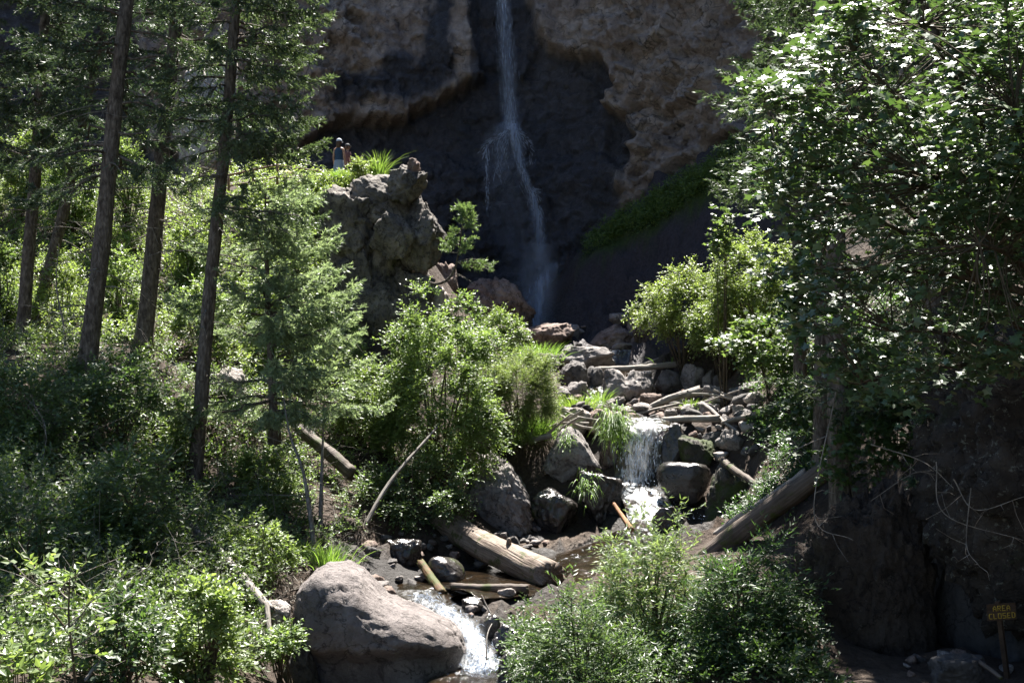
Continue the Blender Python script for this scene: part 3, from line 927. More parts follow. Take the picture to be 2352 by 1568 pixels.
# --- the outcrop: one crag of wedged, fractured blocks
crag = empty('rock_outcrop', tuple(P(880, 860, 37.8)), 'tall jagged rock outcrop standing left of the waterfall with grassy top', 'rock')
cg = np.array(crag.location)
for (x0, y0, x1, y1, d, sd, lv, rt, dp) in [
        (752, 432, 990, 930, 38.6, 301, 6, 0.0, .95), (735, 424, 868, 612, 37.3, 302, 6, .25, 1.0), (806, 398, 978, 560, 37.8, 303, 6, -.15, 1.0), (893, 452, 1028, 628, 37.3, 304, 6, .5, 1.0),
        (796, 590, 950, 800, 37.0, 305, 6, -.3, .8), (890, 610, 1004, 820, 37.5, 306, 6, .2, .8), (846, 486, 958, 600, 36.5, 307, 6, .6, .8), (756, 560, 862, 730, 37.0, 308, 6, -.4, .8),
        (880, 380, 985, 478, 37.2, 309, 6, .35, 1.0), (930, 362, 966, 432, 37.1, 310, 5, .12, 1.2), (700, 700, 850, 860, 36.8, 311, 6, .1, .8)]:
    w, h = (x1 - x0) / F * d, (y1 - y0) / F * d
    v, t = rock_shape(sd, lv, 11, ridge=.055, power=34)
    if rt:
        c, s_ = math.cos(rt), math.sin(rt)
        v = v @ np.array([[c, 0, -s_], [0, 1, 0], [s_, 0, c]])
        v = (v - v.min(0)) / (v.max(0) - v.min(0)) - 0.5
    v = (v + np.array([0, 0, .5])) * np.array([w, dp * max(w, .6 * h), h])
    c = np.array(P((x0 + x1) / 2, y1, d))
    link('crag_block', mesh_np('crag_block', v, tris=t, mat=ROCK['outcrop'] if sd != 310 else ROCK['brown']), crag, tuple(c - cg))

# ------------------------------------------------------------------ water
def frames(path):
    t = np.gradient(path, axis=0)
    t /= np.linalg.norm(t, axis=1)[:, None] + 1e-9
    return t


st = catmull([tuple(P(a, b, c)) + (w, fo) for (a, b, c, w, fo) in STREAM], 14)
tang = frames(st[:, :3])
sidev = np.column_stack([tang[:, 1], -tang[:, 0], np.zeros(len(st))])
sidev /= np.linalg.norm(sidev, axis=1)[:, None] + 1e-9
for _ in range(6):
    sidev[1:-1] = (sidev[:-2] + sidev[1:-1] * 2 + sidev[2:]) / 4
sidev /= np.linalg.norm(sidev, axis=1)[:, None] + 1e-9
sidev[(sidev[:, 0] < 0)] *= -1
NW = 19
ac = np.linspace(-1, 1, NW)
wv = st[:, None, :3] + sidev[:, None] * (ac[None, :, None] * st[:, None, 3:4] * 0.55)
wv = wv.reshape(-1, 3)
wv[:, 2] += 0.06 * fbm(wv * 2.2, 4, 5) + 0.02 + np.tile(-0.10 * ac ** 4, len(st))
wv[:, 1] += 0.08 * fbm(wv * np.array([5, 1, 1]), 3, 8)
foam = (st[:, None, 4] * (1 - 0.35 * np.abs(ac[None]) ** 2)).ravel()
qi = np.arange(len(wv)).reshape(len(st), NW)
quads = np.stack([qi[:-1, :-1].ravel(), qi[:-1, 1:].ravel(), qi[1:, 1:].ravel(), qi[1:, :-1].ravel()], 1)
tag(link('stream_water', mesh_np('stream_water', wv, quads=quads, mat=WATER, attrs=dict(foam=foam))), 'shallow dark stream tumbling between the boulders', None, None, 'structure')


def streaks(rng, starts, dirs, lens, rad, jitter=0.0):
    """slim double-pointed splinters of falling water"""
    n = len(starts)
    dirs = dirs / np.linalg.norm(dirs, axis=1)[:, None]
    up = np.tile([[0.3, 0.9, 0.1]], (n, 1))
    a = np.cross(dirs, up)
    a /= np.linalg.norm(a, axis=1)[:, None]
    b = np.cross(dirs, a)
    mid = starts + dirs * (lens * rng.uniform(.3, .6, n))[:, None]
    vs_ = [starts]
    for k in range(3):
        an = 2 * math.pi * k / 3
        vs_.append(mid + (a * math.cos(an) + b * math.sin(an)) * rad[:, None])
    vs_.append(starts + dirs * lens[:, None])
    V = np.stack(vs_, 1).reshape(-1, 3)
    tt = np.array([[0, 1, 2], [0, 2, 3], [0, 3, 1], [4, 2, 1], [4, 3, 2], [4, 1, 3]])
    T = (np.arange(n)[:, None, None] * 5 + tt[None]).reshape(-1, 3)
    return V, T


def ribbon(path_px, nseg, nw, bulge=0.12, seed=0):
    """curved sheet of falling water from (px, py, dist, half width m, body) stations"""
    pts = catmull([tuple(P(a, b, c)) + (w, bo) for (a, b, c, w, bo) in path_px], nseg)
    ac = np.linspace(-1, 1, nw)
    V = pts[:, None, :3] + np.array([1, 0, 0])[None, None] * (ac[None, :, None] * pts[:, None, 3:4])
    V[:, :, 1] -= bulge * (1 - ac[None] ** 2)
    V = V.reshape(-1, 3)
    V[:, 1] += 0.10 * fbm(V * np.array([5, 1, .6]) + seed, 3, seed)
    body = (pts[:, None, 4] * (1 - np.abs(ac[None]) ** 2) ** 1.6).ravel()
    qi = np.arange(len(V)).reshape(len(pts), nw)
    Q = np.stack([qi[:-1, :-1].ravel(), qi[:-1, 1:].ravel(), qi[1:, 1:].ravel(), qi[1:, :-1].ravel()], 1)
    return V, Q, body


FALL_D = 56.0
fall = empty('waterfall', tuple(P(1235, 745, 54.5)), 'tall thin waterfall dropping down the dark cliff and breaking on a ledge', 'waterfall')
fo = np.array(fall.location)
VE1 = mat_veil('falling_water', 0.30, 0.78, (6.0, 2.0, 0.45), 0.7)
VE6 = mat_veil('lower_water', 0.28, 0.74, (5.0, 2.0, 0.5), 0.9)
VE2 = mat_veil('spray_veil', 0.25, 0.9, (5.5, 2.0, 0.5), 0.8)
SHEETS = [
    ('upper_fall', VE1, [(1153, -50, FALL_D, .30, .75), (1156, 0, FALL_D, .42, .8), (1162, 90, FALL_D, .52, .7), (1168, 180, FALL_D, .60, .62), (1173, 260, FALL_D, .60, .8), (1176, 300, FALL_D - .2, .42, 1.0)]),
    ('upper_fall', VE1, [(1154, -50, FALL_D - .3, .2, .5), (1157, 40, FALL_D - .3, .24, .5), (1166, 160, FALL_D - .3, .28, .45), (1174, 280, FALL_D - .4, .3, .9)]),
    ('middle_fall', VE6, [(1178, 285, 55.6, .45, 1.1), (1186, 330, 55.4, .34, .9), (1200, 390, 55.3, .30, .85), (1216, 435, 55.2, .30, .8), (1232, 490, 55.1, .42, .7), (1240, 560, 55.0, .50, .55), (1243, 620, 55, .45, .4)]),
    ('spray', VE2, [(1172, 280, 55.5, .6, .6), (1160, 310, 55.3, 1.15, .6), (1154, 370, 55.2, 1.3, .45), (1160, 440, 55.1, 1.3, .34), (1175, 520, 55.0, 1.5, .26), (1200, 600, 54.9, 1.4, .24), (1215, 680, 54.8, 1.0, .2)]),
    ('side_fall', VE1, [(1120, 335, 55.4, .10, .6), (1119, 380, 55.3, .11, .6), (1119, 440, 55.3, .10, .4), (1121, 500, 55.3, .10, .2)]),
    ('lower_fall', VE6, [(1276, 604, 53.6, .45, .6), (1257, 635, 53.4, .48, .9), (1242, 670, 53.2, .48, 1.0), (1235, 710, 53.0, .45, 1.0), (1230, 752, 52.9, .5, 1.0)]),
    ('lower_fall', VE2, [(1245, 560, 53.6, .9, .5), (1232, 660, 53.2, 1.2, .9), (1226, 752, 52.9, 1.2, .9)]),
]
for k, (nm, mt, path) in enumerate(SHEETS):
    path = [(a, b, d + 2.0 if d > 54.0 else d, w, bo) for (a, b, d, w, bo) in path]      # close against the recess wall
    V, Q, body = ribbon(path, 14, 21, 0.15, k)
    link(nm, mesh_np(nm, V - fo, quads=Q, mat=mt, attrs=dict(body=body)), fall)
rng = np.random.default_rng(4)
ST, DR, LE, RA = [], [], [], []


def run(path_px, n, wid, ln_, rd, wob=0.0):
    pts = catmull([tuple(P(a, b, c)) for (a, b, c) in path_px], 20)
    tg = frames(pts)
    k = rng.integers(0, len(pts) - 1, n)
    s0 = pts[k] + tg[k] * rng.uniform(0, .3, (n, 1)) + rng.normal(0, 1, (n, 3)) * np.array([wid, wid * .6, .05])
    ST.append(s0)
    DR.append(tg[k] + rng.normal(0, .06 + wob, (n, 3)))
    LE.append(rng.uniform(.4, 1.3, n) * ln_)
    RA.append(rng.uniform(.4, 1.2, n) * rd)


D = 57.4
run([(1150, -80, D), (1157, 40, D), (1167, 170, D), (1174, 285, D)], 330, .20, .5, .005)
run([(1178, 290, D), (1187, 330, D), (1200, 390, D), (1216, 435, D), (1232, 490, D)], 220, .12, .4, .006, .04)
run([(1175, 288, D), (1150, 310, D), (1122, 328, D), (1112, 350, D)], 110, .08, .25, .009, .2)
run([(1121, 335, D), (1119, 400, D), (1120, 480, D)], 90, .06, .3, .009)
run([(1168, 295, D), (1150, 335, D), (1148, 400, D)], 110, .2, .3, .007, .1)
run([(1175, 290, D), (1195, 310, D), (1212, 330, D), (1215, 370, D)], 100, .14, .25, .007, .2)
run([(1216, 435, D), (1228, 440, D), (1240, 480, D), (1248, 560, D)], 110, .09, .3, .006, .05)
V, T = streaks(rng, np.vstack(ST), np.vstack(DR), np.concatenate(LE), np.concatenate(RA))
o = link('strand', mesh_np('strand', V - fo, tris=T, mat=DROP, smooth=False), fall)
o['kind'] = 'stuff'

# small cascade over the boulders
casc = empty('cascade', tuple(P(1470, 1110, 33.2)), 'small white cascade spilling over the boulder lip in mid stream', 'cascade')
co_ = np.array(casc.location)
VE3 = mat_veil('cascade_water', 0.42, 0.68, (10.0, 2.0, 1.0), .9, (0.7, 0.72, 0.74))
for k, path in enumerate([[(1490, 966, 34.4, .45, .9), (1480, 976, 33.9, .52, 1), (1470, 1000, 33.5, .52, 1.0), (1467, 1050, 33.3, .50, .9), (1466, 1108, 33.1, .52, 1.0)],
                          [(1500, 972, 34.0, .3, .9), (1488, 990, 33.6, .3, .9), (1486, 1040, 33.35, .26, .9), (1486, 1108, 33.15, .25, .9)]]):
    V, Q, body = ribbon(path, 14, 25, .10, 20 + k)
    link('water_sheet', mesh_np('water_sheet', V - co_, quads=Q, mat=VE3, attrs=dict(body=body)), casc)
ST, DR, LE, RA = [], [], [], []
run([(1470, 985, 33.4), (1466, 1040, 33.2), (1465, 1108, 33.0)], 520, .27, .16, .011, .06)
run([(1466, 1100, 33.0), (1480, 1135, 32.2), (1520, 1170, 31.2), (1560, 1190, 30.8)], 420, .35, .08, .014, .8)
V, T = streaks(rng, np.vstack(ST), np.vstack(DR), np.concatenate(LE), np.concatenate(RA))
o = link('splash', mesh_np('splash', V - co_, tris=T, mat=DROP, smooth=False), casc)
o['kind'] = 'stuff'

run_ = empty('white_run', tuple(P(1100, 1540, 20.7)), 'white rushing water sliding past the right side of the huge boulder', 'rapids')
ro = np.array(run_.location)
ST, DR, LE, RA = [], [], [], []
run([(960, 1368, 23.7), (1012, 1404, 22.6), (1062, 1440, 21.8), (1090, 1485, 21.2), (1102, 1530, 20.8)], 700, .13, .14, .008, .25)
run([(1090, 1490, 21.2), (1102, 1530, 20.8), (1100, 1545, 20.4)], 420, .17, .10, .010, .6)
V, T = streaks(rng, np.vstack(ST), np.vstack(DR), np.concatenate(LE), np.concatenate(RA))
V[:, 2] += 0.06
o = link('splash', mesh_np('splash', V - ro, tris=T, mat=DROP, smooth=False), run_)
o['kind'] = 'stuff'
VE4 = mat_veil('rapid_water', 0.42, 0.66, (9.0, 3.0, 3.0), .9, (0.7, 0.72, 0.74))
V, Q, body = ribbon([(940, 1362, 24.0, .55, .5), (1000, 1396, 22.9, .42, .8), (1052, 1432, 22.0, .33, 1.1), (1086, 1475, 21.3, .30, 1.25), (1100, 1515, 20.85, .36, 1.3), (1100, 1542, 20.5, .55, .9)], 16, 21, .1, 31)
V[:, 2] += 0.09
link('water_sheet', mesh_np('water_sheet', V - ro, quads=Q, mat=VE4, attrs=dict(body=body)), run_)

# curtain over the weir below the waterfall
cur = empty('water_curtain', tuple(P(1435, 836, 45.8)), 'thin dark water curtain falling over the long ledge behind the bleached log', 'cascade')
wo_ = np.array(cur.location)
VE5 = mat_veil('curtain_water', 0.44, 0.80, (6.0, 2.0, .8), .7)
V, Q, body = ribbon([(1434, 803, 46.2, 1.65, .7), (1434, 812, 45.9, 1.65, .8), (1434, 838, 45.7, 1.6, .8)], 8, 41, .05, 41)
link('water_sheet', mesh_np('water_sheet', V - wo_, quads=Q, mat=VE5, attrs=dict(body=body)), cur)


# ------------------------------------------------------------------ tubes: logs, stems, twigs
def tube_np(path, rad, sides=8, seed=0, rough=0.0, cap=True):
    path = np.asarray(path, float)
    rad = np.asarray(rad, float)
    t = frames(path)
    ref = np.array([0, 0, 1.0]) if abs(t[0, 2]) < 0.8 else np.array([1.0, 0, 0])
    a = np.cross(t, ref)
    a /= np.linalg.norm(a, axis=1)[:, None] + 1e-9
    b = np.cross(t, a)
    an = np.linspace(0, 2 * math.pi, sides, endpoint=False)
    ring = np.cos(an)[None, :, None] * a[:, None] + np.sin(an)[None, :, None] * b[:, None]
    R = np.repeat(rad[:, None], sides, 1)
    if rough:
        pp = (path[:, None] + ring * R[..., None]).reshape(-1, 3)
        mr = rad.max()
        R = R * (1 + rough * fbm(pp / mr * 0.6 + seed, 4, seed).reshape(R.shape) + rough * .5 * fbm(pp / mr * np.array([2.0, 2.0, 2.0]) + seed, 3, seed + 9, ridged=True).reshape(R.shape))
    V = (path[:, None] + ring * R[..., None]).reshape(-1, 3)
    n = len(path)
    qi = np.arange(n * sides).reshape(n, sides)
    Q = np.stack([qi[:-1], np.roll(qi, -1, 1)[:-1], np.roll(qi, -1, 1)[1:], qi[1:]], 2).reshape(-1, 4)
    T = np.zeros((0, 3), int)
    if cap:
        V = np.vstack([V, path[0] - t[0] * rad[0] * .1, path[-1] + t[-1] * rad[-1] * .3])
        c0, c1 = n * sides, n * sides + 1
        T = np.vstack([np.stack([np.full(sides, c0), np.roll(qi[0], -1), qi[0]], 1), np.stack([np.full(sides, c1), qi[-1], np.roll(qi[-1], -1)], 1)])
    return V, Q, T


def join(parts):
    Vs, Qs, Ts, off = [], [], [], 0
    for V, Q, T in parts:
        Vs.append(V)
        if Q is not None and len(Q):
            Qs.append(np.asarray(Q) + off)
        if T is not None and len(T):
            Ts.append(np.asarray(T) + off)
        off += len(V)
    return np.vstack(Vs), (np.vstack(Qs) if Qs else None), (np.vstack(Ts) if Ts else None)


def log(name, label, a, b, r0, r1, mat, seed, bend=0.0, stubs=0, cat='log', group=None, sides=24, rough=.12, jag=True):
    """a trunk laid from a to b, built along its own x axis"""
    rng = np.random.default_rng(seed)
    a, b = Vector(a), Vector(b)
    L = (b - a).length
    n = max(12, int(L / max(r0, .03) * 2.2))
    n = min(n, 60)
    s = np.linspace(0, 1, n)
    y = bend * L * np.sin(math.pi * s) + .006 * L * np.sin(s * 7 + seed)
    path = np.column_stack([s * L, y * .4, y])
    V, Q, T = tube_np(path, (r0 + (r1 - r0) * s), sides, seed, rough)
    rim = V[:n * sides].reshape(n, sides, 3)
    ga = np.repeat(np.linspace(0, 2 * math.pi, sides, endpoint=False)[None], n, 0)
    gp = np.column_stack([(np.cos(ga) * 3.2).ravel() + seed, (np.sin(ga) * 3.2).ravel(), np.repeat(s * L * .9, sides)])
    groove = (0.09 * fbm(gp, 3, seed + 3, ridged=True) + 0.05 * fbm(gp * np.array([.4, .4, 2.0]), 3, seed + 4)).reshape(n, sides, 1)
    rim += (rim - path[:, None]) * groove
    if jag:        # broken, splintered ends
        for k, sg in ((0, -1), (n - 1, 1)):
            V[k * sides:(k + 1) * sides, 0] += sg * rng.uniform(-.2, .9, sides) * (r0 if k == 0 else r1)
    o = link(name, mesh_np(name, V, tris=T, quads=Q, mat=WOOD[mat]), None, tuple(a))
    o.rotation_euler = (b - a).to_track_quat('X', 'Z').to_euler()
    tag(o, label, cat, group)
    for k in range(stubs):
        f = rng.uniform(.1, .9)
        an = rng.uniform(0, 6.28)
        r = r0 + (r1 - r0) * f
        d = np.array([rng.uniform(.1, .6), math.cos(an), math.sin(an)])
        i = int(f * (n - 1))
        p0 = path[i]
        ll = r * rng.uniform(.25, .7)
        V, Q, T = tube_np(np.array([p0 + d * r * .7, p0 + d * (r + ll * .5), p0 + d * (r + ll)]), [r * .24, r * .18, r * .10], 7, seed + k, .05)
        link('branch_stub', mesh_np('branch_stub', V, tris=T, quads=Q, mat=WOOD[mat]), o)
    return o


def logpx(name, label, a, b, w0, w1, mat, seed, **k):
    return log(name, label, P(*a), P(*b), w0 / 2 / F * a[2], w1 / 2 / F * b[2], mat, seed, **k)


logpx('fallen_log', 'big bare brown fallen log slanting down over the dark pool', (950, 1150, 30.5), (1258, 1326, 25.2), 50, 72, 'brown', 1, bend=-.01, stubs=3, sides=28, rough=.06)
logpx('fallen_log', 'bleached pale log lying across the stones in front of the water curtain', (1374, 849, 43.0), (1592, 836, 43.6), 12, 15, 'pale', 2, stubs=3)
logpx('fallen_log', 'short pale log propped slantwise behind the bleached log', (1470, 840, 44.2), (1562, 809, 44.8), 8, 10, 'pale', 3)
logpx('fallen_log', 'splintered driftwood trunk on top of the stone pile', (1462, 948, 37.2), (1605, 896, 37.6), 10, 20, 'grey', 4, bend=.02, stubs=3, rough=.2)
logpx('fallen_log', 'flat dark-ended plank-like log over the lip of the small cascade', (1524, 964, 34.6), (1650, 960, 34.4), 14, 16, 'pale', 5)
logpx('fallen_log', 'slanting pale log running down to the right of the stone pile', (1612, 925, 36.4), (1692, 990, 33.4), 9, 7, 'grey', 6)
logpx('fallen_log', 'pale log half hidden under maple leaves on the right bank', (1660, 972, 34.4), (1845, 922, 31.0), 9, 22, 'grey', 7)
logpx('fallen_log', 'grey split log lying in the grass left of the driftwood nest', (1088, 986, 34.4), (1214, 940, 36.2), 16, 20, 'grey', 8)
logpx('fallen_log', 'short grey log poking over the dark gap beside the wedge boulder', (1196, 1018, 33.6), (1264, 1000, 33.4), 12, 13, 'grey', 9)
logpx('fallen_log', 'weathered fibrous log leaning on the big moss covered boulder', (1660, 1056, 31.0), (1782, 1152, 27.5), 17, 11, 'dark', 10, rough=.2)
logpx('fallen_log', 'thick dark fallen trunk climbing to the right in shade', (1585, 1312, 25.0), (1930, 1050, 22.5), 52, 42, 'dark', 11, stubs=2, sides=24)
logpx('fallen_log', 'thinner pale-edged trunk lying along the thick dark trunk', (1650, 1225, 25.5), (1850, 1090, 24.5), 20, 26, 'grey', 12, stubs=2)
logpx('fallen_log', 'orange peeled stick leaning in the foam below the cascade', (1450, 1216, 29.0), (1411, 1158, 30.0), 13, 8, 'orange', 13)
logpx('fallen_log', 'mossy rotten log stub standing in the dark pool', (1016, 1364, 24.2), (968, 1294, 25.6), 22, 18, 'mossy', 14, rough=.16)
logpx('fallen_log', 'short wet log lying flat across the pool below the big log', (1040, 1347, 24.4), (1210, 1352, 24.2), 16, 20, 'dark', 15)
logpx('fallen_log', 'broken brown log sticking from the cut bank left of the bush', (690, 985, 29.5), (806, 1085, 28.6), 24, 30, 'dark', 16, stubs=2, rough=.24)
logpx('fallen_log', 'grey barkless log running down from the spruce roots to the pale stone', (446, 1206, 22.0), (622, 1398, 19.8), 18, 22, 'grey', 17, stubs=4)
logpx('fallen_branch', 'long thin grey branch leaning through the bush toward the pool', (838, 1204, 27.0), (1004, 980, 29.0), 11, 5, 'grey', 18, cat='branch', bend=.03, stubs=3, jag=False)
logpx('fallen_branch', 'white barkless forked branch standing left of the huge boulder', (632, 1540, 18.8), (612, 1385, 19.6), 9, 13, 'pale', 19, cat='branch', bend=.05, stubs=1)
logpx('fallen_branch', 'thin stick poking up from the dark pool', (1128, 1412, 22.4), (1106, 1366, 22.6), 4, 3, 'grey', 20, cat='branch', jag=False)
logpx('fallen_branch', 'thin bent twig hanging over the lower white run', (1118, 1515, 20.4), (1130, 1432, 21.0), 4, 2, 'grey', 21, cat='branch', bend=.12, jag=False)
logpx('fallen_branch', 'shaded brown pole lying on the dirt beside the flat slab', (2232, 1506, 15.9), (2300, 1556, 15.3), 11, 9, 'dark', 22, cat='branch')
logpx('fallen_branch', 'crooked shaded stick on the ground at lower left', (196, 1560, 13.6), (262, 1500, 14.2), 7, 5, 'grey', 23, cat='branch', bend=.06)

# driftwood sticks
rng = np.random.default_rng(55)
DR_ = [((1262, 985), (1340, 945), 34.6), ((1275, 978), (1352, 975), 34.2), ((1290, 960), (1362, 988), 34.4), ((1258, 1000), (1312, 955), 34.0), ((1300, 948), (1372, 968), 35), ((1284, 992), (1330, 962), 33.9),
       ((1455, 956), (1560, 930), 36.8), ((1520, 944), (1640, 916), 36.6), ((1590, 908), (1718, 918), 37), ((1600, 938), (1700, 900), 36.4), ((1640, 900), (1730, 924), 36.8), ((1655, 912), (1716, 934), 36.2)]
for k, (a, b, d) in enumerate(DR_):
    w = rng.uniform(4, 8)
    nest = k < 6
    log('driftwood_stick', 'bleached stick tangled in the small driftwood nest on the wedge boulder' if nest else 'bleached stick lying across the sunlit stone pile right of the heart shaped boulder',
        P(a[0], a[1] - 4, d), P(b[0], b[1] - 4, d - rng.uniform(.2, .8)), w / 2 / F * d, w * .7 / 2 / F * d, 'pale', 300 + k, bend=rng.uniform(-.06, .06), cat='driftwood', group='driftwood nest sticks' if nest else 'driftwood pile sticks', sides=10)

# loose stones on the pile and gravel by the log
pebble = []
for k in range(8):
    v, t = rock_shape(400 + k, 3, 12, ridge=.03)
    pebble.append(mesh_np('stone', v, tris=t, mat=ROCK[['grey', 'brown', 'grey', 'pale', 'dark', 'grey', 'brown', 'dark'][k]]))
rng = np.random.default_rng(77)


def stones(n, box, size, label, group):
    for k in range(n):
        px, py = rng.uniform(box[0], box[2]), rng.uniform(box[1], box[3])
        p = hit(px, py)
        s = rng.uniform(*size) * (1 if rng.random() < .8 else 1.6)
        kk = rng.integers(8)
        o = link('stone', pebble[kk], None, (p.x, p.y, float(ground(p.x, p.y)) + .2 * s), (rng.uniform(-.4, .4), rng.uniform(-.4, .4), rng.uniform(0, 6.28)))
        o.scale = (s * rng.uniform(.8, 1.4), s, s * rng.uniform(.5, .9))
        hue = ['grey', 'brown', 'grey', 'pale', 'dark', 'grey', 'brown', 'dark'][kk]
        tag(o, label.replace('small', 'small ' + hue, 1), 'stone', hue + ' ' + group)


stones(120, (1400, 900, 1760, 970), (.14, .40), 'loose small stone on the sunlit stone pile right of the heart shaped boulder', 'stones of the stone pile')
stones(34, (1170, 1200, 1265, 1262), (.10, .24), 'small stone in the gravel behind the big brown log', 'gravel stones behind the log')
stones(36, (1270, 905, 1460, 966), (.14, .34), 'small stone between the boulders left of the small cascade', 'stones left of the cascade')
stones(26, (1190, 770, 1350, 850), (.18, .45), 'small stone beside the stream head below the humped brown boulder', 'stones at the stream head')
stones(22, (1560, 980, 1740, 1060), (.16, .4), 'small stone on the shaded right bank above the mossy boulder', 'stones on the right bank')
stones(20, (2060, 1430, 2340, 1560), (.06, .2), 'small shaded stone on the dirt path near the sign', 'stones on the path')
stones(60, (790, 1230, 1180, 1420), (.10, .28), 'small wet stone at the edge of the dark pool', 'stones of the pool edge')


# ------------------------------------------------------------------ foliage
def leaf_tpl(kind):
    if kind == 'oval':
        v = np.array([[0, 0, 0], [.42, .27, .05], [1, 0, -.04], [.42, -.27, .05]])
        return v, np.array([[0, 1, 2], [0, 2, 3]])
    if kind == 'lance':
        v = np.array([[0, 0, 0], [.4, .12, .03], [1, 0, -.08], [.4, -.12, .03]])
        return v, np.array([[0, 1, 2], [0, 2, 3]])
    if kind == 'maple':
        pol = [(180, .10), (140, .34), (112, .62), (88, .42), (62, .86), (44, .62), (20, .60), (0, 1.05)]
        pts = [(r * math.cos(math.radians(a)) + .28, r * math.sin(math.radians(a))) for a, r in pol]
        pts = pts + [(x, -y) for x, y in pts[-2:0:-1]]
        v = np.array([[.28, 0, 0]] + [[x, y, -.10 * abs(y) - .05 * x] for x, y in pts]) / 1.33
        n = len(pts)
        return v, np.array([[0, 1 + (k + 1) % n, 1 + k] for k in range(n)])
    if kind == 'needle':
        return np.array([[0, .13, 0], [1, 0, 0], [0, -.13, 0]]), np.array([[0, 1, 2]])


def leaves(kind, pos, fwd, nrm, size):
    v, t = leaf_tpl(kind)
    fwd = fwd / (np.linalg.norm(fwd, axis=1)[:, None] + 1e-9)
    side = np.cross(nrm, fwd)
    side /= np.linalg.norm(side, axis=1)[:, None] + 1e-9
    up = np.cross(fwd, side)
    size = np.asarray(size)[:, None, None]
    V = pos[:, None] + size * (v[None, :, 0:1] * fwd[:, None] + v[None, :, 1:2] * side[:, None] + v[None, :, 2:3] * up[:, None])
    T = (np.arange(len(pos))[:, None, None] * len(v) + t[None]).reshape(-1, 3)
    return V.reshape(-1, 3), T


def sprays(rng, centers, out_dir, ntw, nlf, tw_len, leaf, kind, droop=.15, up=.8, flat=0.0):
    """leafy twigs around clump centres -> leaf mesh + twig tips"""
    n = len(centers) * ntw
    c = np.repeat(centers, ntw, 0)
    d = np.repeat(out_dir, ntw, 0) * .6 + rng.normal(0, .62, (n, 3))
    d[:, 2] *= (1 - flat)
    d /= np.linalg.norm(d, axis=1)[:, None] + 1e-9
    L = tw_len * rng.uniform(.5, 1.3, n)
    s = np.tile(np.linspace(.12, 1, nlf), (n, 1)) + rng.normal(0, .04, (n, nlf))
    p = c[:, None] + d[:, None] * (L[:, None] * s)[..., None]
    p[..., 2] -= droop * L[:, None] * s ** 2
    sd = np.cross(d, [0, 0, 1.0])
    sd /= np.linalg.norm(sd, axis=1)[:, None] + 1e-9
    sign = np.where(np.arange(nlf) % 2 == 0, 1, -1)[None, :, None]
    f = d[:, None] * rng.uniform(.3, .9, (n, nlf, 1)) + sd[:, None] * sign * rng.uniform(.4, 1, (n, nlf, 1)) + rng.normal(0, .25, (n, nlf, 3))
    nr = np.array([0, -.34 * up, up]) + rng.normal(0, .42, (n, nlf, 3))
    sz = leaf * rng.uniform(.6, 1.25, n * nlf)
    p, f, nr = p.reshape(-1, 3), f.reshape(-1, 3), nr.reshape(-1, 3)
    tips = c + d * L[:, None]
    tips[:, 2] -= droop * L
    return leaves(kind, p, f, nr, sz), (c, tips)


def fast_twigs(a, b, r):
    """three-sided straight twigs a->b, vectorised"""
    d = b - a
    d /= np.linalg.norm(d, axis=1)[:, None] + 1e-9
    u = np.cross(d, np.array([.31, .77, .55]))
    u /= np.linalg.norm(u, axis=1)[:, None] + 1e-9
    w = np.cross(d, u)
    r = np.broadcast_to(r, (len(a),))[:, None]
    vs_ = [a + (u * math.cos(k) + w * math.sin(k)) * r for k in (0, 2.094, 4.189)] + [b + (u * math.cos(k) + w * math.sin(k)) * r * .45 for k in (0, 2.094, 4.189)]
    V = np.stack(vs_, 1).reshape(-1, 3)
    q = np.array([[0, 1, 4, 3], [1, 2, 5, 4], [2, 0, 3, 5]])
    return V, (np.arange(len(a))[:, None, None] * 6 + q[None]).reshape(-1, 4), None


def bez(a, b, sag, n=7, side=None):
    s = np.linspace(0, 1, n)[:, None]
    m = (a + b) / 2 + sag
    return (1 - s) ** 2 * a + 2 * s * (1 - s) * m + s ** 2 * b


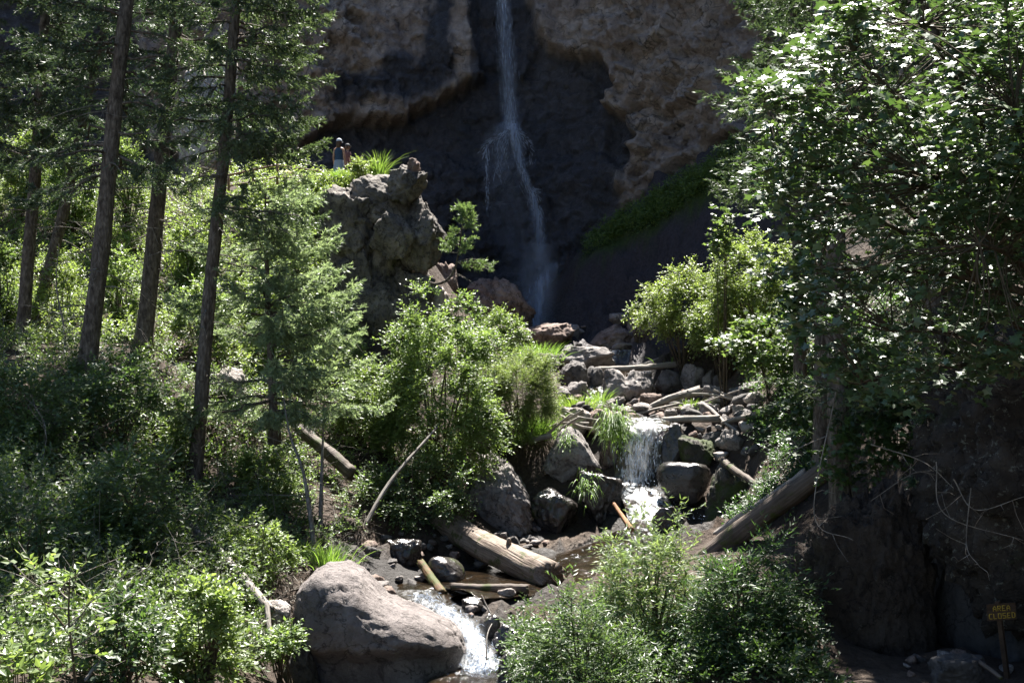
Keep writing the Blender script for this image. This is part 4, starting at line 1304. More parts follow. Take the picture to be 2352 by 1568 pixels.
def shrub(name, label, box, d, seed, mat, kind='oval', leaf=.065, dens=1.0, group=None, cat='shrub', depth=.8, base=None, clump=None, zbias=-.75, flat=0.0, nst=None, tw=None, nlf=9):
    rng = np.random.default_rng(seed)
    leaf *= 1.14
    x0, y0, x1, y1 = box
    w, h = (x1 - x0) / F * d, (y1 - y0) / F * d
    c = np.array(P((x0 + x1) / 2, (y0 + y1) / 2, d))
    R = np.array([w / 2, max(w / 2 * depth, .3), h / 2])
    if base is None:
        base = np.array([c[0], c[1] + .1, 0])
        base[2] = min(float(ground(base[0], base[1])), c[2] - .2)
    else:
        base = np.array(base)
    ncl = clump or int(np.clip(10 + 7.5 * R[0] * R[2] / .25, 14, 150))
    u = rng.normal(size=(ncl * 3, 3))
    u /= np.linalg.norm(u, axis=1)[:, None]
    u = u[u[:, 2] > zbias - .3 * rng.random(len(u))][:ncl]
    rr = rng.uniform(.25, 1.0, (len(u), 1)) ** .5
    rr *= 1 + .30 * fbm(u * 2.0 + seed, 3, seed)[:, None]
    shoot = (rng.random((len(u), 1)) < .16) & (u[:, 2:3] > .1)
    rr = np.where(shoot, rng.uniform(1.0, 1.32, rr.shape), rr)
    tl = tw or float(np.clip(.36 * min(R[0], R[2]) + .12, .16, .5))
    cl = c + u * rr * np.maximum(R - tl * .65, .08)
    area = w * h
    total = dens * 4.6 * area / (leaf * leaf * (.27 if kind == 'oval' else .13 if kind == 'lance' else .5))
    ntw = max(3, int(total / (len(cl) * nlf)))
    (V, T), (ta, tb) = sprays(rng, cl, u, ntw, nlf, tl, leaf, kind, flat=flat)
    root = empty(name, tuple(base), label, cat, group)
    link('foliage', mesh_np('foliage', V - base, tris=T, mat=LEAF[mat], smooth=False), root)
    st_ = []
    main = cl[rng.permutation(len(cl))[:min(len(cl), nst or (7 if flat else 26))]]
    for q in main:
        b0 = base + rng.normal(0, .06, 3) * np.array([1, 1, .2])
        pth = bez(b0, q, np.array([0, 0, .12 * h]) + rng.normal(0, .07, 3) * w)
        st_.append(tube_np(pth, np.linspace(.008 + .006 * h, .004, 7), 5, 0, 0, False))
    sel = rng.random(len(ta)) < .5
    st_.append(fast_twigs(ta[sel], tb[sel], .0035))
    V, Q, T = join(st_)
    link('stems', mesh_np('stems', V - base, quads=Q, mat=STEM), root)
    return root


SH = [
    # centre
    ('bush', 'tall bright green leafy bush in the centre below the jagged outcrop', (850, 672, 1172, 1160), 31.0, 'bright', 'oval', .075, 1.0, {}),
    ('bush', 'leafy bush filling the gap between the pale spruce and the tall central bush', (736, 800, 930, 1110), 31.5, 'bright', 'oval', .075, 1.0, {}),
    ('bush', 'dark green low bush overhanging the black pool under the tall central bush', (790, 1040, 1090, 1235), 28.6, 'green', 'oval', .075, .8, {}),
    ('bush', 'slender leafy shoots rising beside the curved pine', (1018, 650, 1112, 800), 34.0, 'bright', 'oval', .09, .7, {}),
    ('bush', 'small bush right of the cream coloured rock face', (1070, 705, 1210, 880), 35.5, 'bright', 'oval', .07, .8, {}),
    ('willow_bush', 'feathery fine leaved willow between the tall central bush and the stream', (1090, 790, 1302, 990), 33.8, 'willow', 'lance', .075, 1.0, dict(nlf=12)),
    ('bush', 'little leafy bush among the grass clumps left of the driftwood nest', (1140, 965, 1232, 1030), 33.2, 'bright', 'oval', .06, .8, {}),
    # right middle
    ('bush', 'bright sunlit bush above the brown boulders right of the stream head', (1445, 610, 1690, 800), 43.0, 'bright', 'oval', .085, 1.0, {}),
    ('bush', 'taller bright bush behind the maple on the right bank', (1600, 525, 1880, 800), 39.5, 'bright', 'oval', .085, .9, {}),
    ('bush', 'sunlit bush joining the two bright bushes on the right bank', (1560, 640, 1770, 840), 41.0, 'bright', 'oval', .085, .9, {}),
    ('bush', 'small sunlit sprig of leaves at the left edge of the right bank bushes', (1436, 682, 1492, 752), 46.0, 'bright', 'oval', .08, .7, {}),
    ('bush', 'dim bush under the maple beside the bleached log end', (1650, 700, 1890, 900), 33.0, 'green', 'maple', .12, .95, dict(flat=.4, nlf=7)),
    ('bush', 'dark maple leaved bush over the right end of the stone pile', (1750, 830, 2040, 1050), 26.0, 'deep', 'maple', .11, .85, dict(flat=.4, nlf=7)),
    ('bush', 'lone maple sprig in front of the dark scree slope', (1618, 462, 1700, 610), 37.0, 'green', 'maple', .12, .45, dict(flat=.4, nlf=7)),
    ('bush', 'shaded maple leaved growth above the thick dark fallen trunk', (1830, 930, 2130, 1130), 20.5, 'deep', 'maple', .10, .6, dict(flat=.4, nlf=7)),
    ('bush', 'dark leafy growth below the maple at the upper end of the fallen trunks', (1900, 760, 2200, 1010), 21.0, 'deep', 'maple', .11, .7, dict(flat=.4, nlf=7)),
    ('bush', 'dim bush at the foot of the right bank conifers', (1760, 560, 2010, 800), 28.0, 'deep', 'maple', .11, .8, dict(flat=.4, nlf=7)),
    # foreground willows
    ('willow_bush', 'sunlit willow bush at the bottom edge right of the white run', (1185, 1365, 1500, 1760), 16.2, 'green', 'lance', .09, .85, dict(nlf=12, clump=110)),
    ('willow_bush', 'willow bush with tall leafy shoots below the small cascade', (1345, 1190, 1665, 1620), 18.2, 'willow', 'lance', .095, .75, dict(nlf=12, clump=110)),
    ('willow_bush', 'shaded willow bush beside the dark rock mound', (1540, 1210, 1880, 1720), 17.0, 'deep', 'lance', .095, .75, dict(nlf=12, clump=110)),
    # left bank
    ('bush', 'sunlit broad leaved bush at the bottom edge left of the huge boulder', (365, 1300, 575, 1620), 16.0, 'bright', 'oval', .085, .8, {}),
    ('bush', 'little sunlit bush against the left end of the huge boulder', (590, 1410, 712, 1530), 18.6, 'bright', 'oval', .07, .7, {}),
    ('bush', 'low bush on the bank between the grey log and the huge boulder', (470, 1190, 700, 1350), 21.8, 'bright', 'oval', .07, .8, {}),
    ('bush', 'vivid green bush right of the nearest spruce base', (520, 985, 690, 1205), 26.6, 'bright', 'oval', .08, .8, {}),
    ('bush', 'half shaded bush between the nearest spruce trunk and the sunlit tan rock', (350, 880, 450, 1100), 25.8, 'bright', 'oval', .075, .7, {}),
    ('bush', 'shaded bush below the middle spruce trunks', (140, 800, 400, 1010), 25.0, 'green', 'oval', .08, .7, {}),
    ('bush', 'shaded bush at the left edge halfway up the bank', (-60, 820, 190, 1080), 23.0, 'green', 'oval', .08, .7, {}),
    ('bush', 'dim drooping bush in the lower left of the bank', (150, 1010, 440, 1300), 20.0, 'green', 'oval', .085, .6, {}),
    ('bush', 'dark bush above the sapling at the lower left edge', (-80, 1100, 180, 1380), 16.5, 'deep', 'oval', .085, .5, {}),
    ('bush', 'deeply shaded bush at the bottom edge between sapling and broad leaved bush', (170, 1330, 400, 1640), 14.2, 'deep', 'oval', .085, .45, {}),
    ('bush', 'bright leaved bush in the bottom left corner', (-60, 1440, 170, 1660), 8.6, 'bright', 'oval', .075, .55, dict(clump=26)),
    # behind the trunks
    ('bush', 'sunlit green bush far left behind the spruce trunks', (-40, 280, 130, 520), 40.5, 'bright', 'oval', .10, .8, {}),
    ('bush', 'sunlit green bush between the two leftmost spruce trunks', (90, 320, 240, 560), 40.0, 'bright', 'oval', .10, .8, {}),
    ('bush', 'sunlit green bush left of the thick middle spruce trunk', (238, 310, 350, 560), 39.5, 'bright', 'oval', .10, .8, {}),
    ('bush', 'sunlit bush right of the thick middle spruce trunk', (380, 470, 500, 690), 37.0, 'bright', 'oval', .10, .8, {}),
    ('bush', 'bright bush low between the two middle trunks', (210, 560, 340, 790), 33.5, 'bright', 'oval', .09, .7, {}),
    ('bush', 'bright bush behind the nearest spruce halfway up the slope', (370, 640, 560, 810), 32.5, 'bright', 'oval', .09, .8, {}),
    ('bush', 'bright bush under the pale spruce on the slope', (530, 640, 720, 840), 34.0, 'bright', 'oval', .09, .8, {}),
    ('bush', 'bright bush left of the leftmost trunk base', (-60, 560, 60, 800), 33.0, 'green', 'oval', .09, .7, {}),
    ('bush', 'bushy green growth beside the leftmost trunks', (70, 580, 200, 800), 33.0, 'bright', 'oval', .09, .7, {}),
    ('bush', 'sunlit bush spilling over the slope just below the fence', (560, 450, 750, 540), 40.6, 'bright', 'oval', .09, .8, {}),
    ('bush', 'small bush with yellowish leaves growing on the outcrop top by the hikers', (800, 350, 880, 408), 40.4, 'bright', 'oval', .07, .8, {}),
]
for k, (nm, lb, box, d, mt, kd, lf, dn, o) in enumerate(SH):
    shrub(nm, lb, box, d, 500 + k, mt, kd, lf, dn, cat='bush', group='bushes on the banks', **o)

# ferns on the wet rock and the plants of the moss strip, ground cover on the slopes (nobody could count them)
rng = np.random.default_rng(91)


def cover(name, label, poly, n, leaf, mat, kind, ntw, nlf, twl, rise, zoff=0.0, excl=None):
    poly = np.array(poly)
    lo, hi = poly.min(0), poly.max(0)
    cs = []
    while len(cs) < n:
        q = rng.uniform(lo, hi)
        if poly_sd(np.array([q[0]]), np.array([q[1]]), poly)[0] < 0:
            continue
        p = hit(*q)
        cs.append((p.x, p.y, float(ground(p.x, p.y)) + rng.uniform(.02, rise) + zoff))
    cs = np.array(cs)
    (V, T), (ta, tb) = sprays(rng, cs, np.tile([[0, 0, .7]], (len(cs), 1)), ntw, nlf, twl, leaf, kind)
    o_ = cs.mean(0)
    ob = link(name, mesh_np(name, V - o_, tris=T, mat=LEAF[mat], smooth=False), None, tuple(o_))
    return tag(ob, label, 'undergrowth', None, 'stuff')


cover('undergrowth', 'leafy ground cover on the left slope behind the trunks', [(-40, 300), (560, 400), (760, 420), (800, 700), (850, 850), (650, 960), (400, 800), (-40, 820)], 1700, .095, 'bright', 'oval', 8, 8, .42, .7)
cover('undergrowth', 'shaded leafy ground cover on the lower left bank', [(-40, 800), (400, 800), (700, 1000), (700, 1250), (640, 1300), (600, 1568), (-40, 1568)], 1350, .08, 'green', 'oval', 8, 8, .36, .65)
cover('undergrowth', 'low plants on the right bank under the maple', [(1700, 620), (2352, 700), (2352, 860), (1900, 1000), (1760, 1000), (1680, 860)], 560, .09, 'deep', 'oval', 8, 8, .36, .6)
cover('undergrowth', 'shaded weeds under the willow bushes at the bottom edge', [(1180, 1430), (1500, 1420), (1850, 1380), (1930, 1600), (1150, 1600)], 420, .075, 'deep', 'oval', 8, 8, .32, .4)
cover('undergrowth', 'scattered weeds on the cut bank beside the bare saplings', [(600, 1000), (720, 960), (860, 1120), (840, 1230), (740, 1290), (620, 1340), (560, 1250)], 190, .07, 'bright', 'oval', 6, 7, .26, .25)
cover('undergrowth', 'sunlit weeds and grass along the edge of the ledge path', [(560, 440), (690, 428), (740, 412), (790, 408), (880, 402), (850, 430), (740, 470), (560, 500)], 330, .08, 'bright', 'oval', 8, 8, .26, .22)
cover('undergrowth', 'low shaded plants along the fallen trunks on the right bank', [(1690, 960), (1880, 1000), (1960, 1060), (1860, 1140), (1760, 1230), (1660, 1200), (1790, 1090)], 260, .085, 'deep', 'oval', 7, 7, .3, .3)
cover('moss_plants', 'dim green strip of low plants between cliff and scree', [(1330, 575), (1420, 505), (1560, 425), (1690, 345), (1720, 380), (1640, 430), (1560, 490), (1460, 545), (1340, 590)], 560, .10, 'shade', 'oval', 7, 7, .36, .45)

# leaf litter and dead twigs strewn over the bank
n = 2600
cs = []
while len(cs) < n:
    q = rng.uniform([380, 940], [840, 1420])
    p = hit(*q)
    cs.append((p.x, p.y, float(ground(p.x, p.y)) + rng.uniform(.0, .10)))
a = np.array(cs)
dv = rng.normal(0, 1, (n, 3)) * np.array([1, 1, .35])
dv /= np.linalg.norm(dv, axis=1)[:, None]
V, Q, T = fast_twigs(a, a + dv * rng.uniform(.12, .7, (n, 1)), rng.uniform(.004, .013, n))
tag(link('twig_litter', mesh_np('twig_litter', V, quads=Q, mat=TWIG)), 'dead twigs littering the cut bank left of the stream', 'litter', None, 'stuff')


tw_ = []
for k in range(420):
    q = rng.uniform([-20, 700], [640, 1560])
    p = hit(*q)
    a = np.array([p.x, p.y, float(ground(p.x, p.y))])
    L = rng.uniform(.5, 1.7)
    e = a + np.array([rng.normal(0, .45), rng.normal(-.1, .4), rng.uniform(.35, 1.0)]) * L
    pth = bez(a, e, rng.normal(0, .16, 3) * L, 7)
    tw_.append(tube_np(pth, np.linspace(.009, .003, 7), 4, 0, 0, False))
    for j in range(2):
        i = rng.integers(2, 6)
        f = pth[i] + rng.normal(0, .2, 3) * L
        tw_.append(tube_np(np.array([pth[i], (pth[i] + f) / 2 + rng.normal(0, .03, 3), f]), [.005, .004, .002], 4, 0, 0, False))
V, Q, T = join(tw_)
tag(link('dead_stems', mesh_np('dead_stems', V, quads=Q, mat=TWIG)), 'bare grey stems sticking out of the undergrowth on the left bank', 'undergrowth', None, 'stuff')


# ------------------------------------------------------------------ grass tufts
def tuft(label, box, d, seed, nbl, hang=0.0, mat='grass', name='grass_tuft'):
    rng = np.random.default_rng(seed)
    x0, y0, x1, y1 = box
    w, h = (x1 - x0) / F * d, (y1 - y0) / F * d
    base = np.array(P((x0 + x1) / 2, y1 if not hang else y0 + .35 * (y1 - y0), d))
    n = int(nbl * 1.7)
    b = rng.normal(0, 1, (n, 3)) * (np.array([w * .26, w * .16, h * .22]) if hang else np.array([w * .30, w * .24, h * .03]))
    lean = b * np.array([.9, .9, 0]) / w * h * 1.1 + rng.normal(0, .14 * h, (n, 3)) * np.array([1, 1, 0])
    if hang:
        lean *= .38
        lean += np.array([0, -h * .30, 0])
    L = h * rng.uniform(.3, 1.15, n) * (0.5 if hang else 1)
    s = np.linspace(0, 1, 5)
    up = (s - hang * 1.55 * s ** 2) if hang else (s - .22 * s ** 3)
    path = b[:, None] + lean[:, None] * (s ** 1.8)[None, :, None]
    path[..., 2] += L[:, None] * up[None]
    wd = (.0042 + .003 * rng.random(n))[:, None] * np.array([1, 1.1, .95, .6, .08])[None] * (1 + d / 60)
    an = rng.uniform(0, 3.14, n)
    sd = np.stack([np.cos(an), np.sin(an), np.zeros(n)], 1)
    A = path + sd[:, None] * wd[..., None]
    B = path - sd[:, None] * wd[..., None]
    V = np.stack([A, B], 2).reshape(-1, 3)
    q = np.array([[2 * k, 2 * k + 1, 2 * k + 3, 2 * k + 2] for k in range(4)])
    Q = (np.arange(n)[:, None, None] * 10 + q[None]).reshape(-1, 4)
    return tag(link(name, mesh_np(name, V, quads=Q, mat=LEAF[mat], smooth=False), None, tuple(base)), label, 'grass tuft', 'grass tufts along the stream')


for k, (lb, box, d, nb, hg) in enumerate([
        ('wide bright grass clump below the bleached slab of rock', (1186, 778, 1280, 834), 44.5, 420, 0),
        ('bright grass tuft below the crinkled dark boulder', (1292, 898, 1356, 952), 38.2, 330, 0),
        ('thick dense grass clump left of the driftwood nest', (1206, 928, 1260, 1008), 34.6, 420, 0),
        ('low spreading grass tuft at the foot of the grey split log', (1146, 976, 1212, 1020), 33.6, 240, 0),
        ('long grass tuft hanging over the rock left of the small cascade', (1384, 946, 1442, 1040), 33.4, 420, 1),
        ('thin upright grass beside the heart shaped boulder', (1362, 882, 1390, 940), 39.6, 120, 0),
        ('grass fringe hanging from the flat topped wet rock', (1322, 1086, 1370, 1160), 31.0, 60, 1),
        ('tiny grass tuft between the two pale logs', (1526, 812, 1562, 834), 43.8, 80, 0),
        ('tall seedy grass standing on the outcrop top', (858, 336, 882, 408), 40.2, 70, 0),
        ('dry yellow grass at the skirt of the nearer hiker', (766, 386, 800, 412), 41.0, 90, 0),
        ('thin grass on the face of the wedge shaped boulder', (1280, 990, 1320, 1040), 32.0, 60, 1),
        ('small grass tuft growing through the driftwood trunk', (1570, 908, 1612, 948), 36.6, 110, 0),
        ('grass tuft on the front bank above the huge boulder', (716, 1236, 790, 1300), 23.4, 160, 0),
        ('grass tuft under the two bare saplings', (650, 1230, 720, 1290), 23.6, 130, 0)]):
    tuft(lb, box, d, 700 + k, nb, hg)


# ------------------------------------------------------------------ conifers
def conifer(name, label, base, lean_px, H, r0, z0, Lmax, nbr, seed, mat, group=None, taper=.75, droop=.35, dead=0, dead_z=(1.5, 7), azf=None, dens=1.0, blade=.095, zmax=None, twig_len=.5, cat='spruce tree', minL=.35, hang=.35):
    """trunk + whorls of drooping needle-covered boughs + bare dead boughs low down"""
    rng = np.random.default_rng(seed)
    b = np.array(base, float)
    ln_ = np.array(lean_px, float)          # world lean (x,y) per metre
    hs = np.linspace(-.3, H, 46)
    wob = .04 * np.sin(hs * .9 + seed)
    path = np.column_stack([ln_[0] * hs + wob * .5, ln_[1] * hs, hs])
    rad = r0 * (1 - np.clip(hs, 0, H) / H) ** .8 + .012
    rad *= 1 + .55 * np.exp(-np.clip(hs, 0, None) / .22)
    root = empty(name, tuple(b), label, cat, group)
    V, Q, T = tube_np(path, rad, 20, seed, .10)
    link('trunk', mesh_np('trunk', V, tris=T, quads=Q, mat=BARK), root)

    def at(z):
        return np.array([ln_[0] * z, ln_[1] * z, z])
    zs = z0 + (min(H, zmax or H) - z0) * np.sort(rng.random(nbr)) ** .95
    wood, TA, TD, TL, TS = [], [], [], [], []
    for z in zs:
        f = (z - z0) / max(H - z0, .1)
        L = (Lmax * (1 - f) ** taper + .15) * rng.uniform(.65, 1.1)
        if L < minL:
            L = minL
        az = rng.uniform(0, 6.283) if azf is None else azf(rng, z)
        h_ = np.array([math.cos(az), math.sin(az), 0])
        e = rng.uniform(-.12, .22) + .35 * f
        s = np.linspace(0, 1, 9)
        p = at(z) + h_ * (L * s)[:, None] + np.array([0, 0, 1])[None] * (L * (e * s - droop * s ** 1.8 + .22 * s ** 5))[:, None]
        p[1:-1] += rng.normal(0, .02 * L, (7, 3))
        wood.append(tube_np(p, np.linspace(.012 + .010 * L, .004, 9), 5, 0, 0, False))
        nt_ = int(L * 17 * dens) + 5
        q = np.clip(.10 + .9 * np.sort(rng.random(nt_)) ** .8, 0, 1)
        idx = q * 8
        i0 = np.clip(idx.astype(int), 0, 7)
        fr = (idx - i0)[:, None]
        pp = p[i0] * (1 - fr) + p[i0 + 1] * fr
        ax = p[i0 + 1] - p[i0]
        ax /= np.linalg.norm(ax, axis=1)[:, None]
        sd = np.cross(ax, [0, 0, 1.0])
        sg = np.where(rng.random(nt_) < .5, 1, -1)[:, None]
        dr = ax * rng.uniform(.45, 1.0, (nt_, 1)) + sd * sg * rng.uniform(.4, 1.0, (nt_, 1)) + np.array([0, 0, -1]) * rng.uniform(-.1, 2 * hang, (nt_, 1))
        dr /= np.linalg.norm(dr, axis=1)[:, None]
        TA.append(pp)
        TD.append(dr)
        TL.append(twig_len * (1.15 - .75 * q) * rng.uniform(.5, 1.2, nt_) * min(1, .45 + L / 2.2))
        TA.append(p[-1:])
        TD.append(ax[-1:])
        TL.append(np.array([twig_len * .4]))
    TA, TD, TL = np.vstack(TA), np.vstack(TD), np.concatenate(TL)
    nn_ = 20
    n = len(TA)
    s = np.tile(np.linspace(.0, 1, nn_), (n, 1))
    pos = TA[:, None] + TD[:, None] * (TL[:, None] * s)[..., None]
    pos[..., 2] -= .25 * TL[:, None] * s ** 2
    rv = rng.normal(0, 1, (n, nn_, 3))
    fw = TD[:, None] * .75 + rv * .42 + np.array([0, 0, .12])
    V, T = leaves('needle', pos.reshape(-1, 3), fw.reshape(-1, 3), rng.normal(0, 1, (n * nn_, 3)) + np.array([0, 0, .6]), blade * rng.uniform(.7, 1.25, n * nn_))
    link('crown', mesh_np('crown', V, tris=T, mat=LEAF[mat], smooth=False), root)
    wood.append(fast_twigs(TA, TA + TD * TL[:, None] * .8, .004))
    V, Q, T = join(wood)
    link('boughs', mesh_np('boughs', V, quads=Q, mat=BARK), root)
    for k in range(dead):                    # bare dead boughs, each a part of its own
        z = rng.uniform(*dead_z)
        az = rng.uniform(0, 6.283)
        L = rng.uniform(.5, 2.2) if k % 3 else rng.uniform(.15, .5)
        h_ = np.array([math.cos(az), math.sin(az) * .8, 0])
        s = np.linspace(0, 1, 7)
        p = at(z) + h_ * (L * s)[:, None] + np.array([0, 0, 1])[None] * (L * (rng.uniform(-.1, .25) * s - rng.uniform(.15, .6) * s ** 2))[:, None] + np.cumsum(rng.normal(0, .025, (7, 3)), 0)
        dw = [tube_np(p, np.linspace(.018, .004, 7), 5, 0, 0, False)]
        for j in range(rng.integers(2, 7)):
            i = rng.integers(2, 7)
            q = p[i] + rng.normal(0, .22, 3) + h_ * .2 + np.array([0, 0, -.12])
            dw.append(tube_np(np.array([p[i], (p[i] + q) / 2 + rng.normal(0, .03, 3), q]), [.006, .005, .003], 4, 0, 0, False))
        V, Q, T = join(dw)
        link('dead_branch', mesh_np('dead_branch', V, quads=Q, mat=TWIG), root)
    return root


def lean_of(a, b, d):
    pa, pb = P(*a, d), P(*b, d)
    v = pb - pa
    return (v.x / v.z, 0.0)


def gbase(px, py, d):
    p = P(px, py, d)
    return (p.x, p.y, p.z)


GT = 'old spruces on the left bank'
right_side = lambda rng, z: rng.normal(0.1, .75)
conifer('spruce_tree', 'leftmost spruce trunk with dark crown at the left edge', gbase(52, 790, 32), lean_of((52, 790), (84, 140), 32), 25, .165, 5.2, 3.0, 150, 801, 'needle', GT, dead=16, dead_z=(1.5, 6.5))
conifer('spruce_tree', 'thin leaning spruce just right of the leftmost trunk', gbase(78, 780, 33.5), lean_of((75, 740), (165, 300), 33.5), 14, .17, 5.2, 2.2, 60, 802, 'needle', GT, dead=12, dead_z=(1.5, 6.5))
conifer('spruce_tree', 'thick dark spruce trunk second from the left with shaggy bark', gbase(200, 860, 27), lean_of((200, 840), (268, 72), 27), 26, .19, 4.6, 3.0, 160, 803, 'needle', GT, dead=44, dead_z=(1.0, 7))
conifer('spruce_tree', 'thick spruce trunk in the middle of the left group, right edge sunlit', gbase(328, 800, 30), lean_of((332, 780), (390, 100), 30), 26, .20, 5.6, 3.0, 155, 804, 'needle', GT, dead=44, dead_z=(1.2, 8))
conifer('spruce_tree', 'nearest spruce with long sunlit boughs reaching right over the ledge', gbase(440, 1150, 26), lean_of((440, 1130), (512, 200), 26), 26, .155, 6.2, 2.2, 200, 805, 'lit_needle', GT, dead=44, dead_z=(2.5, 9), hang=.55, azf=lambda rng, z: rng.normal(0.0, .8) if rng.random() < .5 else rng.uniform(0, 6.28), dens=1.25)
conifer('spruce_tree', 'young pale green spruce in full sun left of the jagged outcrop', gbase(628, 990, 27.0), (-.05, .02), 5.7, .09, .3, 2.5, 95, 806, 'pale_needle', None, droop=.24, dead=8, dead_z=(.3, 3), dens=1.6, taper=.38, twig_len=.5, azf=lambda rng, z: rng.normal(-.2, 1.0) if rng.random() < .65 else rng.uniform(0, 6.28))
conifer('spruce_tree', 'dark spruce at the left edge behind the trunks', gbase(-120, 760, 29), (.01, 0), 17, .25, 4.5, 3.2, 90, 807, 'needle', GT)
# right bank
GR = 'conifers on the right bank'
conifer('spruce_tree', 'dark spruce at the top right beside the cliff', tuple((5.7, 20.8, float(ground(5.7, 20.8)))), (0, 0), 21, .2, 7.6, 2.1, 150, 811, 'needle', GR, dead=8, dead_z=(3, 8))
conifer('spruce_tree', 'shaded spruce standing behind the maple', tuple((8.4, 23.5, float(ground(8.4, 23.5)))), (0, 0), 15.5, .24, 1.2, 2.9, 130, 812, 'needle', GR)
conifer('spruce_tree', 'dark spruce behind the maple near the right edge', tuple((10.0, 26.5, float(ground(10.0, 26.5)))), (0, 0), 17, .24, 1.0, 3.2, 120, 813, 'needle', GR)
conifer('spruce_tree', 'dark spruce half cut off by the right edge', tuple((9.2, 18.5, float(ground(9.2, 18.5)))), (0, 0), 19, .25, 1.5, 3.0, 150, 814, 'needle', GR)

conifer('spruce_tree', 'slim dark spruce standing behind the fallen trunks', tuple((6.5, 25.0, float(ground(6.5, 25.0)))), (0, 0), 15, .16, 6.0, 1.9, 120, 815, 'needle', GR)
conifer('spruce_tree', 'slim dark spruce at the left end of the right bank conifers', tuple((6.9, 28.5, float(ground(6.9, 28.5)))), (0, 0), 15, .16, 6.0, 1.9, 110, 816, 'needle', GR)
conifer('spruce_tree', 'dark spruce deep behind the maple trunk', tuple((7.3, 20.5, float(ground(7.3, 20.5)))), (0, 0), 20, .22, 2.4, 2.5, 150, 817, 'needle', GR)

# exposed roots of the nearest spruce
rng = np.random.default_rng(31)
rp = []
b0 = np.array(gbase(440, 1140, 25.9))
for k in range(14):
    an = rng.uniform(-2.9, .2)
    e = b0 + np.array([math.cos(an) * rng.uniform(.2, .55), math.sin(an) * rng.uniform(.1, .5) - .1, -rng.uniform(.35, .8)])
    rp.append(tube_np(bez(b0 + np.array([math.cos(an) * .12, math.sin(an) * .12, .12]), e, np.array([math.cos(an) * .1, -.1, .1]) + rng.normal(0, .05, 3), 7), np.linspace(.04, .012, 7), 6, 0, 0, False))
V, Q, T = join(rp)
spr = [o for o in scene.objects if o.get('label', '').startswith('nearest spruce')][0]
link('roots', mesh_np('roots', V - np.array(spr.location), quads=Q, mat=BARK), spr)

# curved little pine growing from the outcrop
pine = empty('pine_tree', tuple(P(971, 641, 36.2)), 'small pine with curved trunk growing out from the outcrop foot', 'pine tree')
po = np.array(pine.location)
tp = catmull([tuple(P(*q)) for q in [(966, 634, 36.4), (978, 646, 36), (1003, 652, 35.8), (1030, 640, 35.8), (1046, 612, 35.8), (1053, 580, 35.8), (1058, 545, 35.9), (1063, 505, 36), (1066, 476, 36)]], 8)
V, Q, T = tube_np(tp, np.linspace(.055, .012, len(tp)), 10, 3, .06)
link('trunk', mesh_np('trunk', V - po, tris=T, quads=Q, mat=BARK), pine)
rng = np.random.default_rng(66)
TA, TD, TL, wd = [], [], [], []


def bough(a, b, n, tl, sag=.05):
    a, b = np.array(a), np.array(b)
    pth = bez(a, b, np.array([0, 0, -sag]), 8)
    wd.append(tube_np(pth, np.linspace(.02, .006, 8), 5, 0, 0, False))
    for k in range(n):
        s = rng.uniform(.45, 1)
        i = min(6, int(s * 7))
        ax = pth[i + 1] - pth[i]
        ax = ax / np.linalg.norm(ax)
        dd_ = ax * .7 + rng.normal(0, .55, 3) + np.array([0, 0, .3])
        TA.append(pth[i])
        TD.append(dd_ / np.linalg.norm(dd_))
        TL.append(tl * rng.uniform(.6, 1.2))


for k in range(34):
    s = rng.uniform(0, 1)
    i = int(len(tp) * (.60 + .39 * s))
    a = tp[min(i, len(tp) - 1)]
    L = .62 * (1 - .72 * s) * rng.uniform(.7, 1.15)
    an = rng.uniform(0, 6.28)
    bough(a, a + np.array([math.cos(an) * L, math.sin(an) * L, .12 * L]), 9, .2)
q = tp[int(len(tp) * .52)]
for e in [(1128, 612), (1142, 606), (1112, 622), (1095, 606), (1136, 620), (1120, 602), (1075, 615)]:
    bough(P(1050, 600, 35.8), P(e[0], e[1], 35.8 + rng.uniform(-.4, .4)), 10, .17)
for e in [(985, 668), (972, 676), (1000, 672)]:
    bough(P(990, 650, 35.9), P(e[0], e[1], 35.7), 8, .15)
TA, TD, TL = np.array(TA), np.array(TD), np.array(TL)
s = np.tile(np.linspace(0, 1, 16), (len(TA), 1))
pos = TA[:, None] + TD[:, None] * (TL[:, None] * s)[..., None]
fw = TD[:, None] * .6 + rng.normal(0, .6, (len(TA), 16, 3)) + np.array([0, 0, .25])
V, T = leaves('needle', pos.reshape(-1, 3), fw.reshape(-1, 3), rng.normal(0, 1, (pos.size // 3, 3)), .10 * rng.uniform(.7, 1.2, pos.size // 3))
link('crown', mesh_np('crown', V - po, tris=T, mat=LEAF['pine'], smooth=False), pine)
for k in range(7):
    a = np.array(P(*[(1052, 600), (1048, 628), (1040, 636), (1056, 604), (1020, 650), (1030, 645), (1046, 632)][k], 35.8))
    b = np.array(P(*[(1110, 596), (1092, 655), (1060, 680), (1090, 600), (1030, 675), (1012, 662), (1075, 645)][k], 35.6))
    wd.append(tube_np(bez(a, b, np.array([0, 0, .08]), 7), np.linspace(.012, .004, 7), 4, 0, 0, False))
V, Q, T = join(wd)
link('branches', mesh_np('branches', V - po, quads=Q, mat=TWIG), pine)

